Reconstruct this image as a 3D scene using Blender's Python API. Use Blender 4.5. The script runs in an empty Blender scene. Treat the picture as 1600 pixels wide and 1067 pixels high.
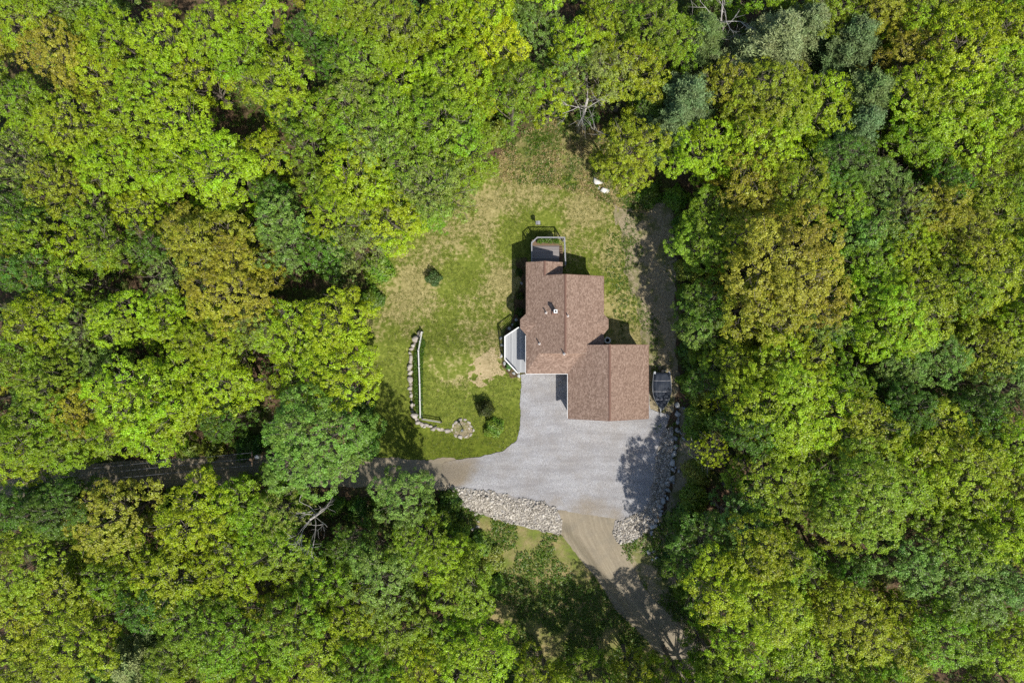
import bpy, bmesh, math, random
import numpy as np
from mathutils import Vector, Matrix

# ------------------------------------------------------------------ camera, sky, sun, exposure
S = bpy.context.scene
COL = S.collection
H, F = 72.5, 1067.0                      # drone height above the gravel pad, focal length in photo pixels
cam = bpy.data.cameras.new('drone_camera'); cam.lens = 24.0; cam.sensor_width = 36.0
cam.clip_start = 0.5; cam.clip_end = 4000
camo = bpy.data.objects.new('drone_camera', cam); COL.objects.link(camo)
camo.location = (0, 0, H); camo.rotation_euler = (0, 0, 0); S.camera = camo

SUN_EL, SUN_AZ = math.radians(57), math.atan2(0.50, -0.86)
W = bpy.data.worlds.new('World'); S.world = W; W.use_nodes = True
nt = W.node_tree
sky = nt.nodes.new('ShaderNodeTexSky'); sky.sky_type = 'NISHITA'; sky.sun_disc = False
sky.sun_elevation = SUN_EL; sky.sun_rotation = SUN_AZ
nt.links.new(sky.outputs[0], nt.nodes['Background'].inputs[0]); nt.nodes['Background'].inputs[1].default_value = 0.12
sun = bpy.data.lights.new('sun', 'SUN'); sun.energy = 4.4; sun.angle = math.radians(0.55); sun.color = (1.0, 0.955, 0.87)
suno = bpy.data.objects.new('sun', sun); COL.objects.link(suno)
sd = Vector((math.sin(SUN_AZ) * math.cos(SUN_EL), math.cos(SUN_AZ) * math.cos(SUN_EL), math.sin(SUN_EL)))
suno.rotation_euler = (-sd).to_track_quat('-Z', 'Y').to_euler(); suno.location = sd * 120
S.view_settings.view_transform = 'Standard'; S.view_settings.look = 'None'
S.view_settings.exposure = 0.18; S.view_settings.gamma = 1.0; S.view_settings.use_curve_mapping = False
S.render.engine = 'CYCLES'
S.cycles.max_bounces = 5; S.cycles.diffuse_bounces = 3; S.cycles.glossy_bounces = 2; S.cycles.transmission_bounces = 4
S.cycles.use_denoising = False; S.cycles.caustics_reflective = False; S.cycles.caustics_refractive = False
S.cycles.use_adaptive_sampling = False

rnd = random.Random(11); R = np.random.default_rng(7)
def sm(t): t = np.clip(t, 0, 1); return t * t * (3 - 2 * t)

# ------------------------------------------------------------------ terrain height (metres, pad = 0)
def wob(x, y, s=1.0, seed=0):
    r = np.random.default_rng(100 + seed); o = 0
    for k in range(7):
        a = r.uniform(0, 6.28); f = r.uniform(.5, 2.4) / s
        o = o + np.sin((x * math.cos(a) + y * math.sin(a)) * f + r.uniform(0, 6.28)) / 7 * 1.6
    return o
def gz(x, y):
    x = np.asarray(x, float); y = np.asarray(y, float)
    px = 800 + x / .068; py = 533.5 - y / .068
    zn = -1.35 * sm((590 - py) / 110) * sm((1080 - px) / 60)          # yard falls away to the north and west
    base = -1.0 * sm((800 - px) / 150) * sm((720 - py) / 40 + 1)
    zw = np.where(py > 540, base, base * 0.7)
    inside = sm((px - 641) / 7) * sm((674 - py) / 7) * sm((py - 500) / 40)
    zw = zw * (1 - inside) + np.maximum(zw, -.22) * inside
    m = sm((py - 505) / 80) * sm((812 - px) / 14)
    z = np.where(px < 812, zn * (1 - m) + zw * m, zn)
    top = np.interp(px, [600, 713, 800, 870, 960, 1000, 1040], [755, 767, 780, 799, 815, 815, 815])
    road = sm((px - (873 + np.maximum(py - 830, 0) * .75)) / 26)
    drop = -1.25 * sm((py - top) / 38) * (1 - road) * sm((px - 600) / 90)
    z = z + drop - 2.2 * sm((py - 800) / 260) * sm((px - 620) / 160)
    z = z + 1.0 * sm((px - 1056) / 45) * sm((py - 560) / 80) * sm((930 - py) / 80)
    far = np.hypot(x, y)
    z = z + .18 * wob(x, y, 6, 3) * sm((far - 16) / 14)
    return z
def g1(x, y): return float(gz(x, y))
def P(px, py, z=0.0): k = (H - z) / F; return (px - 800) * k, (533.5 - py) * k      # photo pixel at a known height
def G(px, py, up=0.0):                                                             # photo pixel on the ground
    z = 0.0
    for _ in range(5): x, y = P(px, py, z + up); z = g1(x, y)
    return x, y, z

# ------------------------------------------------------------------ materials
def srgb(r, g, b): return tuple(((c / 255) / 12.92 if c / 255 <= .04045 else ((c / 255 + .055) / 1.055) ** 2.4) for c in (r, g, b)) + (1,)
class NT:
    def __init__(s, name, rough=.9, spec=.2):
        s.m = bpy.data.materials.new(name); s.m.use_nodes = True; s.t = s.m.node_tree
        s.b = s.t.nodes['Principled BSDF']; s.b.inputs['Roughness'].default_value = rough; s.b.inputs['Specular IOR Level'].default_value = spec
        s.geo = s.n('ShaderNodeNewGeometry').outputs['Position']
    def n(s, t, **kw):
        q = s.t.nodes.new(t)
        for k, v in kw.items(): setattr(q, k, v)
        return q
    def l(s, a, b): s.t.links.new(a, b)
    def noise(s, scale, detail=4, rough=.6, vec=None, sc=None):
        q = s.n('ShaderNodeTexNoise'); q.inputs['Scale'].default_value = scale; q.inputs['Detail'].default_value = detail; q.inputs['Roughness'].default_value = rough
        v = s.geo if vec is None else vec
        if sc:
            mp = s.n('ShaderNodeMapping'); mp.inputs['Scale'].default_value = sc; s.l(v, mp.inputs[0]); v = mp.outputs[0]
        s.l(v, q.inputs['Vector']); return q.outputs[0]
    def ramp(s, f, stops):
        q = s.n('ShaderNodeValToRGB'); e = q.color_ramp.elements
        while len(e) < len(stops): e.new(.5)
        for i, (p, c) in enumerate(stops): e[i].position = p; e[i].color = c if len(c) == 4 else c + (1,)
        s.l(f, q.inputs[0]); return q.outputs[0]
    def mix(s, f, a, b, mode='MIX'):
        q = s.n('ShaderNodeMix', data_type='RGBA', blend_type=mode)
        for v, i in ((f, 0), (a, 6), (b, 7)):
            if isinstance(v, (int, float, tuple)): q.inputs[i].default_value = v
            else: s.l(v, q.inputs[i])
        return q.outputs[2]
    def math(s, op, a, b=0.0, clamp=False):
        q = s.n('ShaderNodeMath', operation=op); q.use_clamp = clamp
        for v, i in ((a, 0), (b, 1)):
            if isinstance(v, (int, float)): q.inputs[i].default_value = v
            else: s.l(v, q.inputs[i])
        return q.outputs[0]
    def attr(s, name, out='Fac'):
        q = s.n('ShaderNodeAttribute'); q.attribute_name = name; return q.outputs[out]
    def col(s, c):
        if isinstance(c, tuple): s.b.inputs['Base Color'].default_value = c
        else: s.l(c, s.b.inputs['Base Color'])
    def bump(s, h, strength=.5, dist=.05):
        q = s.n('ShaderNodeBump'); q.inputs['Strength'].default_value = strength; q.inputs['Distance'].default_value = dist
        s.l(h, q.inputs['Height']); s.l(q.outputs[0], s.b.inputs['Normal'])
M = {}
def bw(v): return (v, v, v, 1)
# forest floor: brown leaf litter with moss
a = NT('leaf_litter'); n1 = a.noise(.35, 5); n2 = a.noise(5, 6, .7); n3 = a.noise(1.4, 4)
c = a.ramp(n2, [(.25, srgb(46, 36, 26)), (.5, srgb(92, 74, 56)), (.75, srgb(142, 120, 96))])
c = a.mix(a.ramp(n1, [(.47, bw(0)), (.6, bw(.75))]), c, a.ramp(n3, [(.3, srgb(40, 58, 20)), (.7, srgb(92, 108, 42))]))
a.col(c); a.bump(n2, .8, .12); M['litter'] = a.m
# lawn
a = NT('lawn_grass'); n1 = a.noise(.55, 6, .65); n2 = a.noise(9, 5, .7); n3 = a.noise(2.2, 5, .7); n4 = a.noise(3, 3, .6, sc=(1, .12, 1))
green = a.ramp(n3, [(.3, srgb(78, 92, 30)), (.5, srgb(110, 121, 45)), (.72, srgb(140, 147, 66))])
straw = a.ramp(n3, [(.3, srgb(126, 118, 72)), (.55, srgb(158, 147, 99)), (.75, srgb(188, 175, 128))])
d = a.math('ADD', a.attr('dry'), a.math('MULTIPLY', a.math('SUBTRACT', n1, .5), 2.3))
d = a.math('ADD', d, a.math('MULTIPLY', a.math('SUBTRACT', n3, .5), 1.9))
d = a.math('ADD', d, a.math('MULTIPLY', a.math('SUBTRACT', n4, .5), .5), True)
c = a.mix(a.ramp(d, [(.3, bw(0)), (.8, bw(.92))]), green, straw)
c = a.mix(a.math('MULTIPLY', a.attr('lush'), .9), c, a.ramp(n3, [(.3, srgb(62, 78, 14)), (.7, srgb(102, 112, 28))]))
c = a.mix(.55, c, a.ramp(n2, [(.25, bw(.35)), (.75, bw(.68))]), 'OVERLAY')
a.col(c); a.bump(n2, .7, .06); M['lawn'] = a.m
# gravel
a = NT('grey_gravel'); v = a.n('ShaderNodeTexVoronoi'); v.inputs['Scale'].default_value = 24; a.l(a.geo, v.inputs['Vector'])
vb = a.n('ShaderNodeRGBToBW'); a.l(v.outputs['Color'], vb.inputs[0])
c = a.ramp(vb.outputs[0], [(.1, srgb(142, 141, 143)), (.5, srgb(172, 171, 173)), (.9, srgb(202, 201, 202))])
n1 = a.noise(.5, 5, .65); n2 = a.noise(.8, 4, .6, sc=(.25, 1.6, 1))
c = a.mix(a.ramp(n1, [(.40, bw(0)), (.68, bw(.5))]), c, srgb(150, 142, 134))
c = a.mix(a.ramp(n2, [(.42, bw(0)), (.66, bw(.42))]), c, srgb(126, 122, 123))
n5 = a.noise(3.5, 5, .75); c = a.mix(a.ramp(n5, [(.6, bw(0)), (.75, bw(.5))]), c, srgb(130, 122, 112))
dm = a.math('ADD', a.attr('dry'), a.math('MULTIPLY', a.math('SUBTRACT', n1, .5), .9))
c = a.mix(a.ramp(dm, [(.2, bw(0)), (.8, bw(.85))]), c, a.mix(a.noise(6, 5), srgb(132, 118, 98), srgb(168, 154, 130)))
a.col(c); a.bump(v.outputs['Distance'], .9, .05); M['gravel'] = a.m
# dirt road with wheel streaks
a = NT('packed_dirt'); cx = a.n('ShaderNodeCombineXYZ'); a.l(a.attr('across'), cx.inputs[0]); a.l(a.math('MULTIPLY', a.attr('along'), .05), cx.inputs[1])
st = a.noise(3.2, 5, .7, vec=cx.outputs[0]); n1 = a.noise(7, 6, .7); n2 = a.noise(.6, 4)
c = a.ramp(st, [(.25, srgb(126, 116, 99)), (.5, srgb(144, 133, 114)), (.75, srgb(163, 153, 133))])
c = a.mix(.5, c, a.ramp(n1, [(.25, bw(.32)), (.75, bw(.66))]), 'OVERLAY')
c = a.mix(a.ramp(n2, [(.45, bw(0)), (.7, bw(.5))]), c, srgb(118, 112, 100)); n6 = a.noise(2.6, 6, .8); c = a.mix(a.ramp(n6, [(.55, bw(0)), (.72, bw(.55))]), c, srgb(170, 160, 140)); c = a.mix(a.ramp(a.noise(1.7, 6, .8), [(.6, bw(0)), (.72, bw(.5))]), c, srgb(98, 96, 62))
a.col(c); a.bump(n1, .5, .04); M['dirt'] = a.m
a = NT('bare_sand'); n1 = a.noise(6, 6, .7); n2 = a.noise(1.1, 5)
c = a.ramp(n1, [(.25, srgb(140, 122, 88)), (.5, srgb(176, 158, 120)), (.75, srgb(198, 182, 146))])
c = a.mix(a.ramp(n2, [(.52, bw(0)), (.68, bw(.5))]), c, srgb(136, 122, 82)); a.col(c); a.bump(n1, .6, .05); M['sand'] = a.m
a = NT('sandy_verge'); n1 = a.noise(6, 6, .75); n2 = a.noise(.7, 5); n3 = a.noise(2, 4)
c = a.ramp(n1, [(.25, srgb(96, 86, 66)), (.5, srgb(146, 134, 108)), (.78, srgb(196, 184, 158))])
c = a.mix(a.ramp(n2, [(.5, bw(0)), (.62, bw(.8))]), c, a.ramp(n3, [(.3, srgb(78, 88, 38)), (.7, srgb(118, 122, 62))]))
a.col(c); a.bump(n1, .8, .08); M['verge'] = a.m
a = NT('rough_bank'); n1 = a.noise(5, 6, .75); n2 = a.noise(.5, 5); n3 = a.noise(2, 5, .7)
c = a.ramp(n1, [(.25, srgb(112, 92, 62)), (.5, srgb(168, 146, 108)), (.78, srgb(206, 184, 148))])
c = a.mix(a.ramp(n2, [(.28, bw(.1)), (.62, bw(.9))]), c, a.ramp(n3, [(.3, srgb(60, 82, 24)), (.7, srgb(116, 132, 50))]))
a.col(c); a.bump(n1, .9, .12); M['bank'] = a.m
def stone_mat(name, c0, c1, c2, s=2.5):
    a = NT(name); n1 = a.noise(s, 6, .7); n2 = a.noise(14, 4); oi = a.n('ShaderNodeObjectInfo').outputs['Random']; gi = a.n('ShaderNodeNewGeometry').outputs['Random Per Island']
    f = a.math('ADD', a.math('MULTIPLY', n1, .55), a.math('ADD', a.math('MULTIPLY', oi, .18), a.math('MULTIPLY', gi, .42)))
    c = a.ramp(f, [(.2, c0), (.5, c1), (.85, c2)]); c = a.mix(.4, c, a.ramp(n2, [(.25, bw(.35)), (.75, bw(.65))]), 'OVERLAY'); a.col(c); a.bump(n1, .5, .08); return a.m
M['stone'] = stone_mat('field_stone', srgb(108, 100, 92), srgb(168, 160, 150), srgb(214, 208, 200))
M['bluestone'] = stone_mat('grey_boulder', srgb(112, 114, 116), srgb(164, 166, 166), srgb(208, 208, 204))
M['riprap'] = stone_mat('crushed_riprap', srgb(98, 92, 82), srgb(162, 155, 144), srgb(218, 212, 202))
M['white_rock'] = stone_mat('pale_boulder', srgb(170, 166, 160), srgb(214, 212, 206), srgb(236, 234, 230))
# shingles
def shingle(name, axis):
    a = NT(name, .95, .15)
    mp = a.n('ShaderNodeMapping'); a.l(a.geo, mp.inputs[0]); mp.inputs['Scale'].default_value = (11, 6.5, 1) if axis == 'x' else (6.5, 11, 1)
    v = a.n('ShaderNodeTexVoronoi'); v.inputs['Scale'].default_value = 1; v.inputs['Randomness'].default_value = .8; a.l(mp.outputs[0], v.inputs['Vector'])
    bb = a.n('ShaderNodeRGBToBW'); a.l(v.outputs['Color'], bb.inputs[0]); n1 = a.noise(.8, 4); n2 = a.noise(24, 2, .6)
    f = a.math('ADD', a.math('MULTIPLY', bb.outputs[0], .7), a.math('MULTIPLY', n2, .3))
    c = a.ramp(f, [(.15, srgb(108, 88, 76)), (.5, srgb(138, 115, 101)), (.85, srgb(166, 143, 128))])
    c = a.mix(a.ramp(n1, [(.4, bw(0)), (.8, bw(.25))]), c, srgb(146, 124, 108)); a.col(c); a.bump(bb.outputs[0], .5, .03); return a.m
M['shingle'] = shingle('brown_shingles', 'x'); M['shingle_x'] = shingle('brown_shingles_cross', 'y')
a = NT('ridge_shingle'); a.col(srgb(122, 94, 82)); M['ridge'] = a.m
a = NT('clapboard'); b = a.n('ShaderNodeTexWave', wave_type='BANDS', bands_direction='Z'); b.inputs['Scale'].default_value = 2.6; a.l(a.geo, b.inputs[0])
a.col(a.mix(a.noise(3), srgb(196, 186, 168), srgb(214, 205, 190))); a.bump(b.outputs[1], .5, .03); M['wall'] = a.m
a = NT('foundation'); a.col(a.mix(a.noise(4), srgb(128, 126, 122), srgb(152, 150, 146))); M['conc'] = a.m
a = NT('white_trim', .5, .4); a.col(a.mix(a.noise(5), srgb(222, 222, 220), srgb(238, 238, 236))); M['white'] = a.m
a = NT('weathered_deck'); n1 = a.noise(4, 5, .7, sc=(.25, 6, 1)); oi = a.n('ShaderNodeObjectInfo').outputs['Random']
c = a.ramp(a.math('ADD', a.math('MULTIPLY', n1, .45), a.math('MULTIPLY', oi, .6)), [(.2, srgb(96, 92, 92)), (.5, srgb(128, 122, 120)), (.85, srgb(158, 153, 150))]); a.col(c); M['deck'] = a.m
a = NT('pale_porch_boards'); n1 = a.noise(4, 5, .7, sc=(6, .25, 1)); oi = a.n('ShaderNodeObjectInfo').outputs['Random']
c = a.ramp(a.math('ADD', a.math('MULTIPLY', n1, .6), a.math('MULTIPLY', oi, .4)), [(.2, srgb(140, 142, 146)), (.8, srgb(182, 184, 186))]); a.col(c); M['porch'] = a.m
a = NT('grey_rail'); a.col(a.mix(a.noise(6), srgb(134, 134, 138), srgb(164, 164, 168))); M['rail'] = a.m
a = NT('old_white_rail'); a.col(a.mix(a.noise(7), srgb(188, 188, 182), srgb(222, 222, 218))); M['oldwhite'] = a.m
a = NT('window_glass', .08, .6); a.col((.03, .04, .05, 1)); M['glass'] = a.m
a = NT('flue_black'); a.col((.012, .012, .012, 1)); M['black'] = a.m
a = NT('dark_tarp', .62, .3); n1 = a.noise(2.2, 5, .6, sc=(2.2, .5, 1)); a.col(a.mix(n1, srgb(26, 31, 39), srgb(58, 66, 80))); a.bump(n1, .9, .12); M['tarp'] = a.m
a = NT('hull_metal', .4, .5); a.b.inputs['Metallic'].default_value = .5; a.col(a.mix(a.noise(5), srgb(86, 94, 104), srgb(124, 132, 142))); M['hull'] = a.m
a = NT('galvanised', .45, .5); a.b.inputs['Metallic'].default_value = .7; a.col(a.mix(a.noise(9), srgb(128, 132, 136), srgb(160, 164, 168))); M['galv'] = a.m
a = NT('black_rubber', .8); a.col((.02, .02, .022, 1)); M['rubber'] = a.m
a = NT('pvc_pipe', .5); a.col(srgb(214, 206, 200)); M['pvc'] = a.m
a = NT('brown_wood'); n1 = a.noise(3, 5, .7, sc=(5, 5, .4)); a.col(a.mix(n1, srgb(92, 74, 58), srgb(138, 116, 94))); M['wood'] = a.m
a = NT('tree_bark'); n1 = a.noise(4, 5, .7, sc=(3, 3, .7)); a.col(a.ramp(n1, [(.3, srgb(78, 68, 58)), (.5, srgb(124, 114, 102)), (.75, srgb(172, 164, 152))])); a.bump(n1, .7, .06); M['bark'] = a.m
a = NT('bleached_bark'); n1 = a.noise(4, 5, .7); a.col(a.ramp(n1, [(.3, srgb(148, 140, 132)), (.7, srgb(206, 202, 196))])); M['deadbark'] = a.m
a = NT('cable', .6); a.col(srgb(96, 98, 104)); M['cable'] = a.m

def leaf_mat(name, fixed=None, transl=.32, rough=.45):
    a = NT(name, rough, .5)
    ti = a.attr('tint')
    if fixed: base = fixed
    else: base = a.n('ShaderNodeObjectInfo').outputs['Color']
    hv = a.n('ShaderNodeHueSaturation'); 
    if isinstance(base, tuple): hv.inputs['Color'].default_value = base
    else: a.l(base, hv.inputs['Color'])
    a.l(a.math('ADD', a.math('MULTIPLY', a.attr('clump'), .04), .482), hv.inputs['Hue'])
    a.l(a.math('ADD', a.math('MULTIPLY', ti, 1.15), .45), hv.inputs['Value'])
    a.col(hv.outputs[0])
    tr = a.n('ShaderNodeBsdfTranslucent'); tc = a.mix(1.0, hv.outputs[0], (1.0, .95, .45, 1), 'MULTIPLY'); a.l(tc, tr.inputs[0])
    mx = a.n('ShaderNodeMixShader'); mx.inputs[0].default_value = transl
    a.l(a.b.outputs[0], mx.inputs[1]); a.l(tr.outputs[0], mx.inputs[2])
    a.l(mx.outputs[0], a.t.nodes['Material Output'].inputs[0]); return a.m
M['leaf'] = leaf_mat('leaves')
M['needle'] = leaf_mat('needles', None, .15, .6)
M['cover'] = leaf_mat('undergrowth_leaves', srgb(92, 118, 34), .3)
M['grass'] = leaf_mat('grass_blades', srgb(104, 112, 38), .3)
M['straw'] = leaf_mat('dry_grass_blades', srgb(176, 158, 108), .25)
M['lushgrass'] = leaf_mat('long_green_grass', srgb(86, 116, 28), .3)

# ------------------------------------------------------------------ object helpers
def link(name, me, mat, parent=None, loc=None):
    o = bpy.data.objects.new(name, me); COL.objects.link(o)
    if mat is not None and me is not None and not me.materials: me.materials.append(mat)
    if parent: o.parent = parent
    if loc is not None: o.location = loc
    return o
def tag(o, label=None, cat=None, group=None, kind=None):
    for k, v in (('label', label), ('category', cat), ('group', group), ('kind', kind)):
        if v: o[k] = v
    return o
def empty(name, loc, label, cat, group=None, rz=0):
    o = bpy.data.objects.new(name, None); COL.objects.link(o); o.location = loc; o.rotation_euler = (0, 0, rz); o.empty_display_size = .3
    return tag(o, label, cat, group)
def mesh(name, verts, faces):
    me = bpy.data.meshes.new(name); me.from_pydata([tuple(v) for v in verts], [], faces); me.update(); return me
def arr_mesh(name, V, Fc, attrs=None, smooth=False):
    """V (n,3); Fc (m,k) constant-size faces; attrs {name: per-face array}"""
    me = bpy.data.meshes.new(name); V = np.ascontiguousarray(V, dtype=np.float32); Fc = np.ascontiguousarray(Fc, dtype=np.int32); m, k = Fc.shape
    me.vertices.add(len(V)); me.vertices.foreach_set('co', V.ravel()); me.loops.add(m * k); me.loops.foreach_set('vertex_index', Fc.ravel())
    me.polygons.add(m); me.polygons.foreach_set('loop_start', np.arange(0, m * k, k, dtype=np.int32)); me.update(calc_edges=True)
    for nme, v in (attrs or {}).items():
        at = me.attributes.new(nme, 'FLOAT', 'FACE'); at.data.foreach_set('value', np.ascontiguousarray(v, dtype=np.float32))
    if smooth: me.polygons.foreach_set('use_smooth', np.ones(m, dtype=bool))
    return me
class MB:
    """collects boxes, bars and prisms for ONE mesh"""
    def __init__(s): s.v = []; s.f = []
    def add(s, v, f): b = len(s.v); s.v += [tuple(p) for p in v]; s.f += [tuple(b + i for i in q) for q in f]; return s
    def box(s, x0, x1, y0, y1, z0, z1):
        return s.add([(x0, y0, z0), (x1, y0, z0), (x1, y1, z0), (x0, y1, z0), (x0, y0, z1), (x1, y0, z1), (x1, y1, z1), (x0, y1, z1)],
                     [(3, 2, 1, 0), (4, 5, 6, 7), (0, 1, 5, 4), (1, 2, 6, 5), (2, 3, 7, 6), (3, 0, 4, 7)])
    def bar(s, p, q, w, h):
        p, q = Vector(p), Vector(q); d = (q - p).normalized(); sd_ = d.cross(Vector((0, 0, 1)))
        if sd_.length < 1e-3: sd_ = Vector((1, 0, 0))
        sd_.normalize(); u = sd_.cross(d).normalized(); vs = []
        for e in (p, q):
            for a_, b_ in ((-1, -1), (1, -1), (1, 1), (-1, 1)): vs.append(e + sd_ * (a_ * w / 2) + u * (b_ * h / 2))
        return s.add(vs, [(3, 2, 1, 0), (4, 5, 6, 7), (0, 1, 5, 4), (1, 2, 6, 5), (2, 3, 7, 6), (3, 0, 4, 7)])
    def prism(s, poly, t):
        """poly: list of 3-D points (counter-clockwise from above), dropped by t"""
        n = len(poly); vs = list(poly) + [(x, y, z - t) for x, y, z in poly]
        return s.add(vs, [tuple(range(n)), tuple(range(2 * n - 1, n - 1, -1))] + [(i, n + i, n + (i + 1) % n, (i + 1) % n) for i in range(n)])
    def tube(s, pts, rad, n=7):
        pts = [Vector(p) for p in pts]; b = len(s.v)
        for i, p in enumerate(pts):
            d = (pts[min(i + 1, len(pts) - 1)] - pts[max(i - 1, 0)]).normalized()
            a_ = d.cross(Vector((.31, .87, .2))).normalized(); c_ = d.cross(a_)
            r_ = rad[i] if isinstance(rad, (list, tuple)) else rad
            for k in range(n): t = k * 6.2832 / n; s.v.append(tuple(p + a_ * (r_ * math.cos(t)) + c_ * (r_ * math.sin(t))))
        for i in range(len(pts) - 1):
            for k in range(n): s.f.append((b + i * n + k, b + i * n + (k + 1) % n, b + (i + 1) * n + (k + 1) % n, b + (i + 1) * n + k))
        s.f.append(tuple(b + k for k in range(n))[::-1]); e = b + (len(pts) - 1) * n; s.f.append(tuple(e + k for k in range(n))); return s
    def lathe(s, c, prof, n=16):
        b = len(s.v)
        for r_, z in prof:
            for k in range(n): t = k * 6.2832 / n; s.v.append((c[0] + r_ * math.cos(t), c[1] + r_ * math.sin(t), c[2] + z))
        for i in range(len(prof) - 1):
            for k in range(n): s.f.append((b + i * n + k, b + i * n + (k + 1) % n, b + (i + 1) * n + (k + 1) % n, b + (i + 1) * n + k))
        s.f.append(tuple(b + k for k in range(n))[::-1]); e = b + (len(prof) - 1) * n; s.f.append(tuple(e + k for k in range(n))); return s
    def build(s, name, mat, parent=None, loc=None, smooth=False):
        me = mesh(name, s.v, s.f)
        if smooth: me.polygons.foreach_set('use_smooth', np.ones(len(s.f), dtype=bool))
        return link(name, me, mat, parent, loc)

# ------------------------------------------------------------------ ground sheets
def pxpoly(pts): return np.array([G(*p)[:2] for p in pts])
def sdf(poly, x, y):
    d = np.full(x.shape, 1e9); ins = np.zeros(x.shape, bool); n = len(poly)
    for i in range(n):
        ax, ay = poly[i]; bx, by = poly[(i + 1) % n]; ex, ey = bx - ax, by - ay
        t = np.clip(((x - ax) * ex + (y - ay) * ey) / (ex * ex + ey * ey + 1e-9), 0, 1)
        d = np.minimum(d, np.hypot(x - ax - t * ex, y - ay - t * ey))
        c = ((ay > y) != (by > y)) & (x < (bx - ax) * (y - ay) / (by - ay + 1e-12) + ax); ins ^= c
    return np.where(ins, d, -d)
SHEETS = []
def sheet(name, poly, mat, lift, step=.3, wobble=.25, ws=.8, seed=0, attrs=None):
    SHEETS.append(poly); step = min(step, .25)
    x0, y0 = poly.min(0) - 1; x1, y1 = poly.max(0) + 1
    xs = np.arange(x0, x1, step); ys = np.arange(y0, y1, step); X, Y = np.meshgrid(xs, ys)
    D = sdf(poly, X, Y) + wobble * wob(X, Y, ws, seed) * .6 + wobble * .5 * wob(X, Y, ws * .3, seed + 50)
    nx = len(xs); vs = []; fs = []; idx = {}
    def vid(key, p):
        if key not in idx: idx[key] = len(vs); vs.append(p)
        return idx[key]
    Dn = D.ravel(); ny = len(ys)
    for j in range(ny - 1):
        for i in range(nx - 1):
            c = [(i, j), (i + 1, j), (i + 1, j + 1), (i, j + 1)]; dd = [D[b, a_] for a_, b in c]
            if max(dd) <= 0: continue
            f = []
            for k in range(4):
                (a_, b), (a2, b2) = c[k], c[(k + 1) % 4]; d0, d1 = dd[k], dd[(k + 1) % 4]
                if d0 > 0: f.append(vid((a_, b), (xs[a_], ys[b])))
                if (d0 > 0) != (d1 > 0):
                    t = d0 / (d0 - d1); e = (min((a_, b), (a2, b2)), max((a_, b), (a2, b2)), 'e')
                    f.append(vid(e, (xs[a_] + t * (xs[a2] - xs[a_]), ys[b] + t * (ys[b2] - ys[b]))))
            if len(f) >= 3: fs.append(f)
    v = np.array(vs); z = gz(v[:, 0], v[:, 1]) + lift
    me = mesh(name, np.c_[v, z], fs); me.polygons.foreach_set('use_smooth', np.ones(len(fs), dtype=bool))
    for nme, fn in (attrs or {}).items():
        at = me.attributes.new(nme, 'FLOAT', 'POINT'); at.data.foreach_set('value', np.ascontiguousarray(fn(v[:, 0], v[:, 1]), dtype=np.float32))
    o = link(name, me, mat); tag(o, kind='structure'); return o
def spots(lst):
    L = [(G(px, py)[:2], r_ * .068, w) for px, py, r_, w in lst]
    def fn(x, y):
        o = np.zeros_like(x)
        for (cx_, cy_), r_, w in L: o = o + w * np.exp(-((x - cx_) ** 2 + (y - cy_) ** 2) / (r_ * r_))
        return o
    return fn
lawn_px = [(600, 380), (640, 320), (700, 278), (770, 262), (850, 262), (915, 282), (950, 318), (975, 372), (985, 440), (1000, 520), (1012, 570), (1000, 600), (890, 592),
           (824, 590), (822, 640), (821, 677), (812, 698), (791, 713), (753, 723), (690, 727), (640, 728), (585, 722), (560, 640), (570, 500), (590, 440)]
lawn_poly = pxpoly(lawn_px)
dry = spots([(785, 440, 34, .9), (650, 445, 40, .75), (790, 310, 42, .55), (730, 500, 40, .3), (920, 330, 40, .7), (960, 400, 28, .7), (960, 480, 35, .6), (985, 540, 30, .8), (700, 380, 40, .35),
             (620, 480, 30, .3), (700, 600, 50, .25), (770, 550, 30, .5), (880, 380, 30, .3), (840, 300, 30, .4), (660, 560, 20, .3), (750, 340, 40, .4), (640, 600, 60, -.4), (760, 690, 70, -1.1), (640, 695, 70, -1.0),
             (800, 640, 26, -.8), (820, 365, 40, -.6), (930, 440, 25, -.5), (715, 430, 30, -.7), (600, 640, 50, -.7), (740, 650, 40, -.2), (700, 520, 30, -.3)])
lush = spots([(760, 700, 45, .8), (700, 706, 40, .7), (640, 690, 40, .7), (800, 650, 22, .6), (600, 640, 40, .4), (825, 362, 22, .35), (735, 435, 18, .35), (930, 425, 20, .4), (720, 265, 20, .3)])
sheet('lawn', lawn_poly, M['lawn'], .045, .28, .8, .8, 1, {'dry': lambda x, y: dry(x, y) + .26, 'lush': lush})
bank_px = [(775, 262), (790, 235), (830, 205), (880, 180), (920, 190), (960, 230), (1000, 280), (1010, 330), (960, 320), (915, 300), (850, 285), (790, 285)]
sheet('rough_meadow', pxpoly(bank_px), M['bank'], .02, .3, .4, .8, 2)
verge_px = [(958, 300), (1010, 290), (1050, 330), (1058, 430), (1056, 520), (1060, 600), (1056, 640), (1035, 672), (1010, 660), (985, 590), (985, 560), (950, 440), (940, 372), (940, 320)]
sheet('sandy_verge', pxpoly(verge_px), M['verge'], .015, .3, .4, .8, 3)
south_px = [(690, 780), (745, 785), (800, 800), (880, 815), (925, 872), (955, 920), (990, 970), (1055, 1030), (1105, 1075), (1080, 1130), (780, 1130), (740, 960), (700, 880)]
sheet('grass_bank', pxpoly(south_px), M['bank'], .02, .35, .5, .9, 4)
east_px = [(965, 845), (1005, 830), (1040, 800), (1062, 700), (1062, 640), (1090, 640), (1095, 760), (1060, 860), (1075, 960), (1120, 1020), (1080, 1030), (1035, 975), (995, 925), (965, 885)]
sheet('boulder_bank', pxpoly(east_px), M['verge'], .02, .35, .4, .9, 5)
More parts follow.
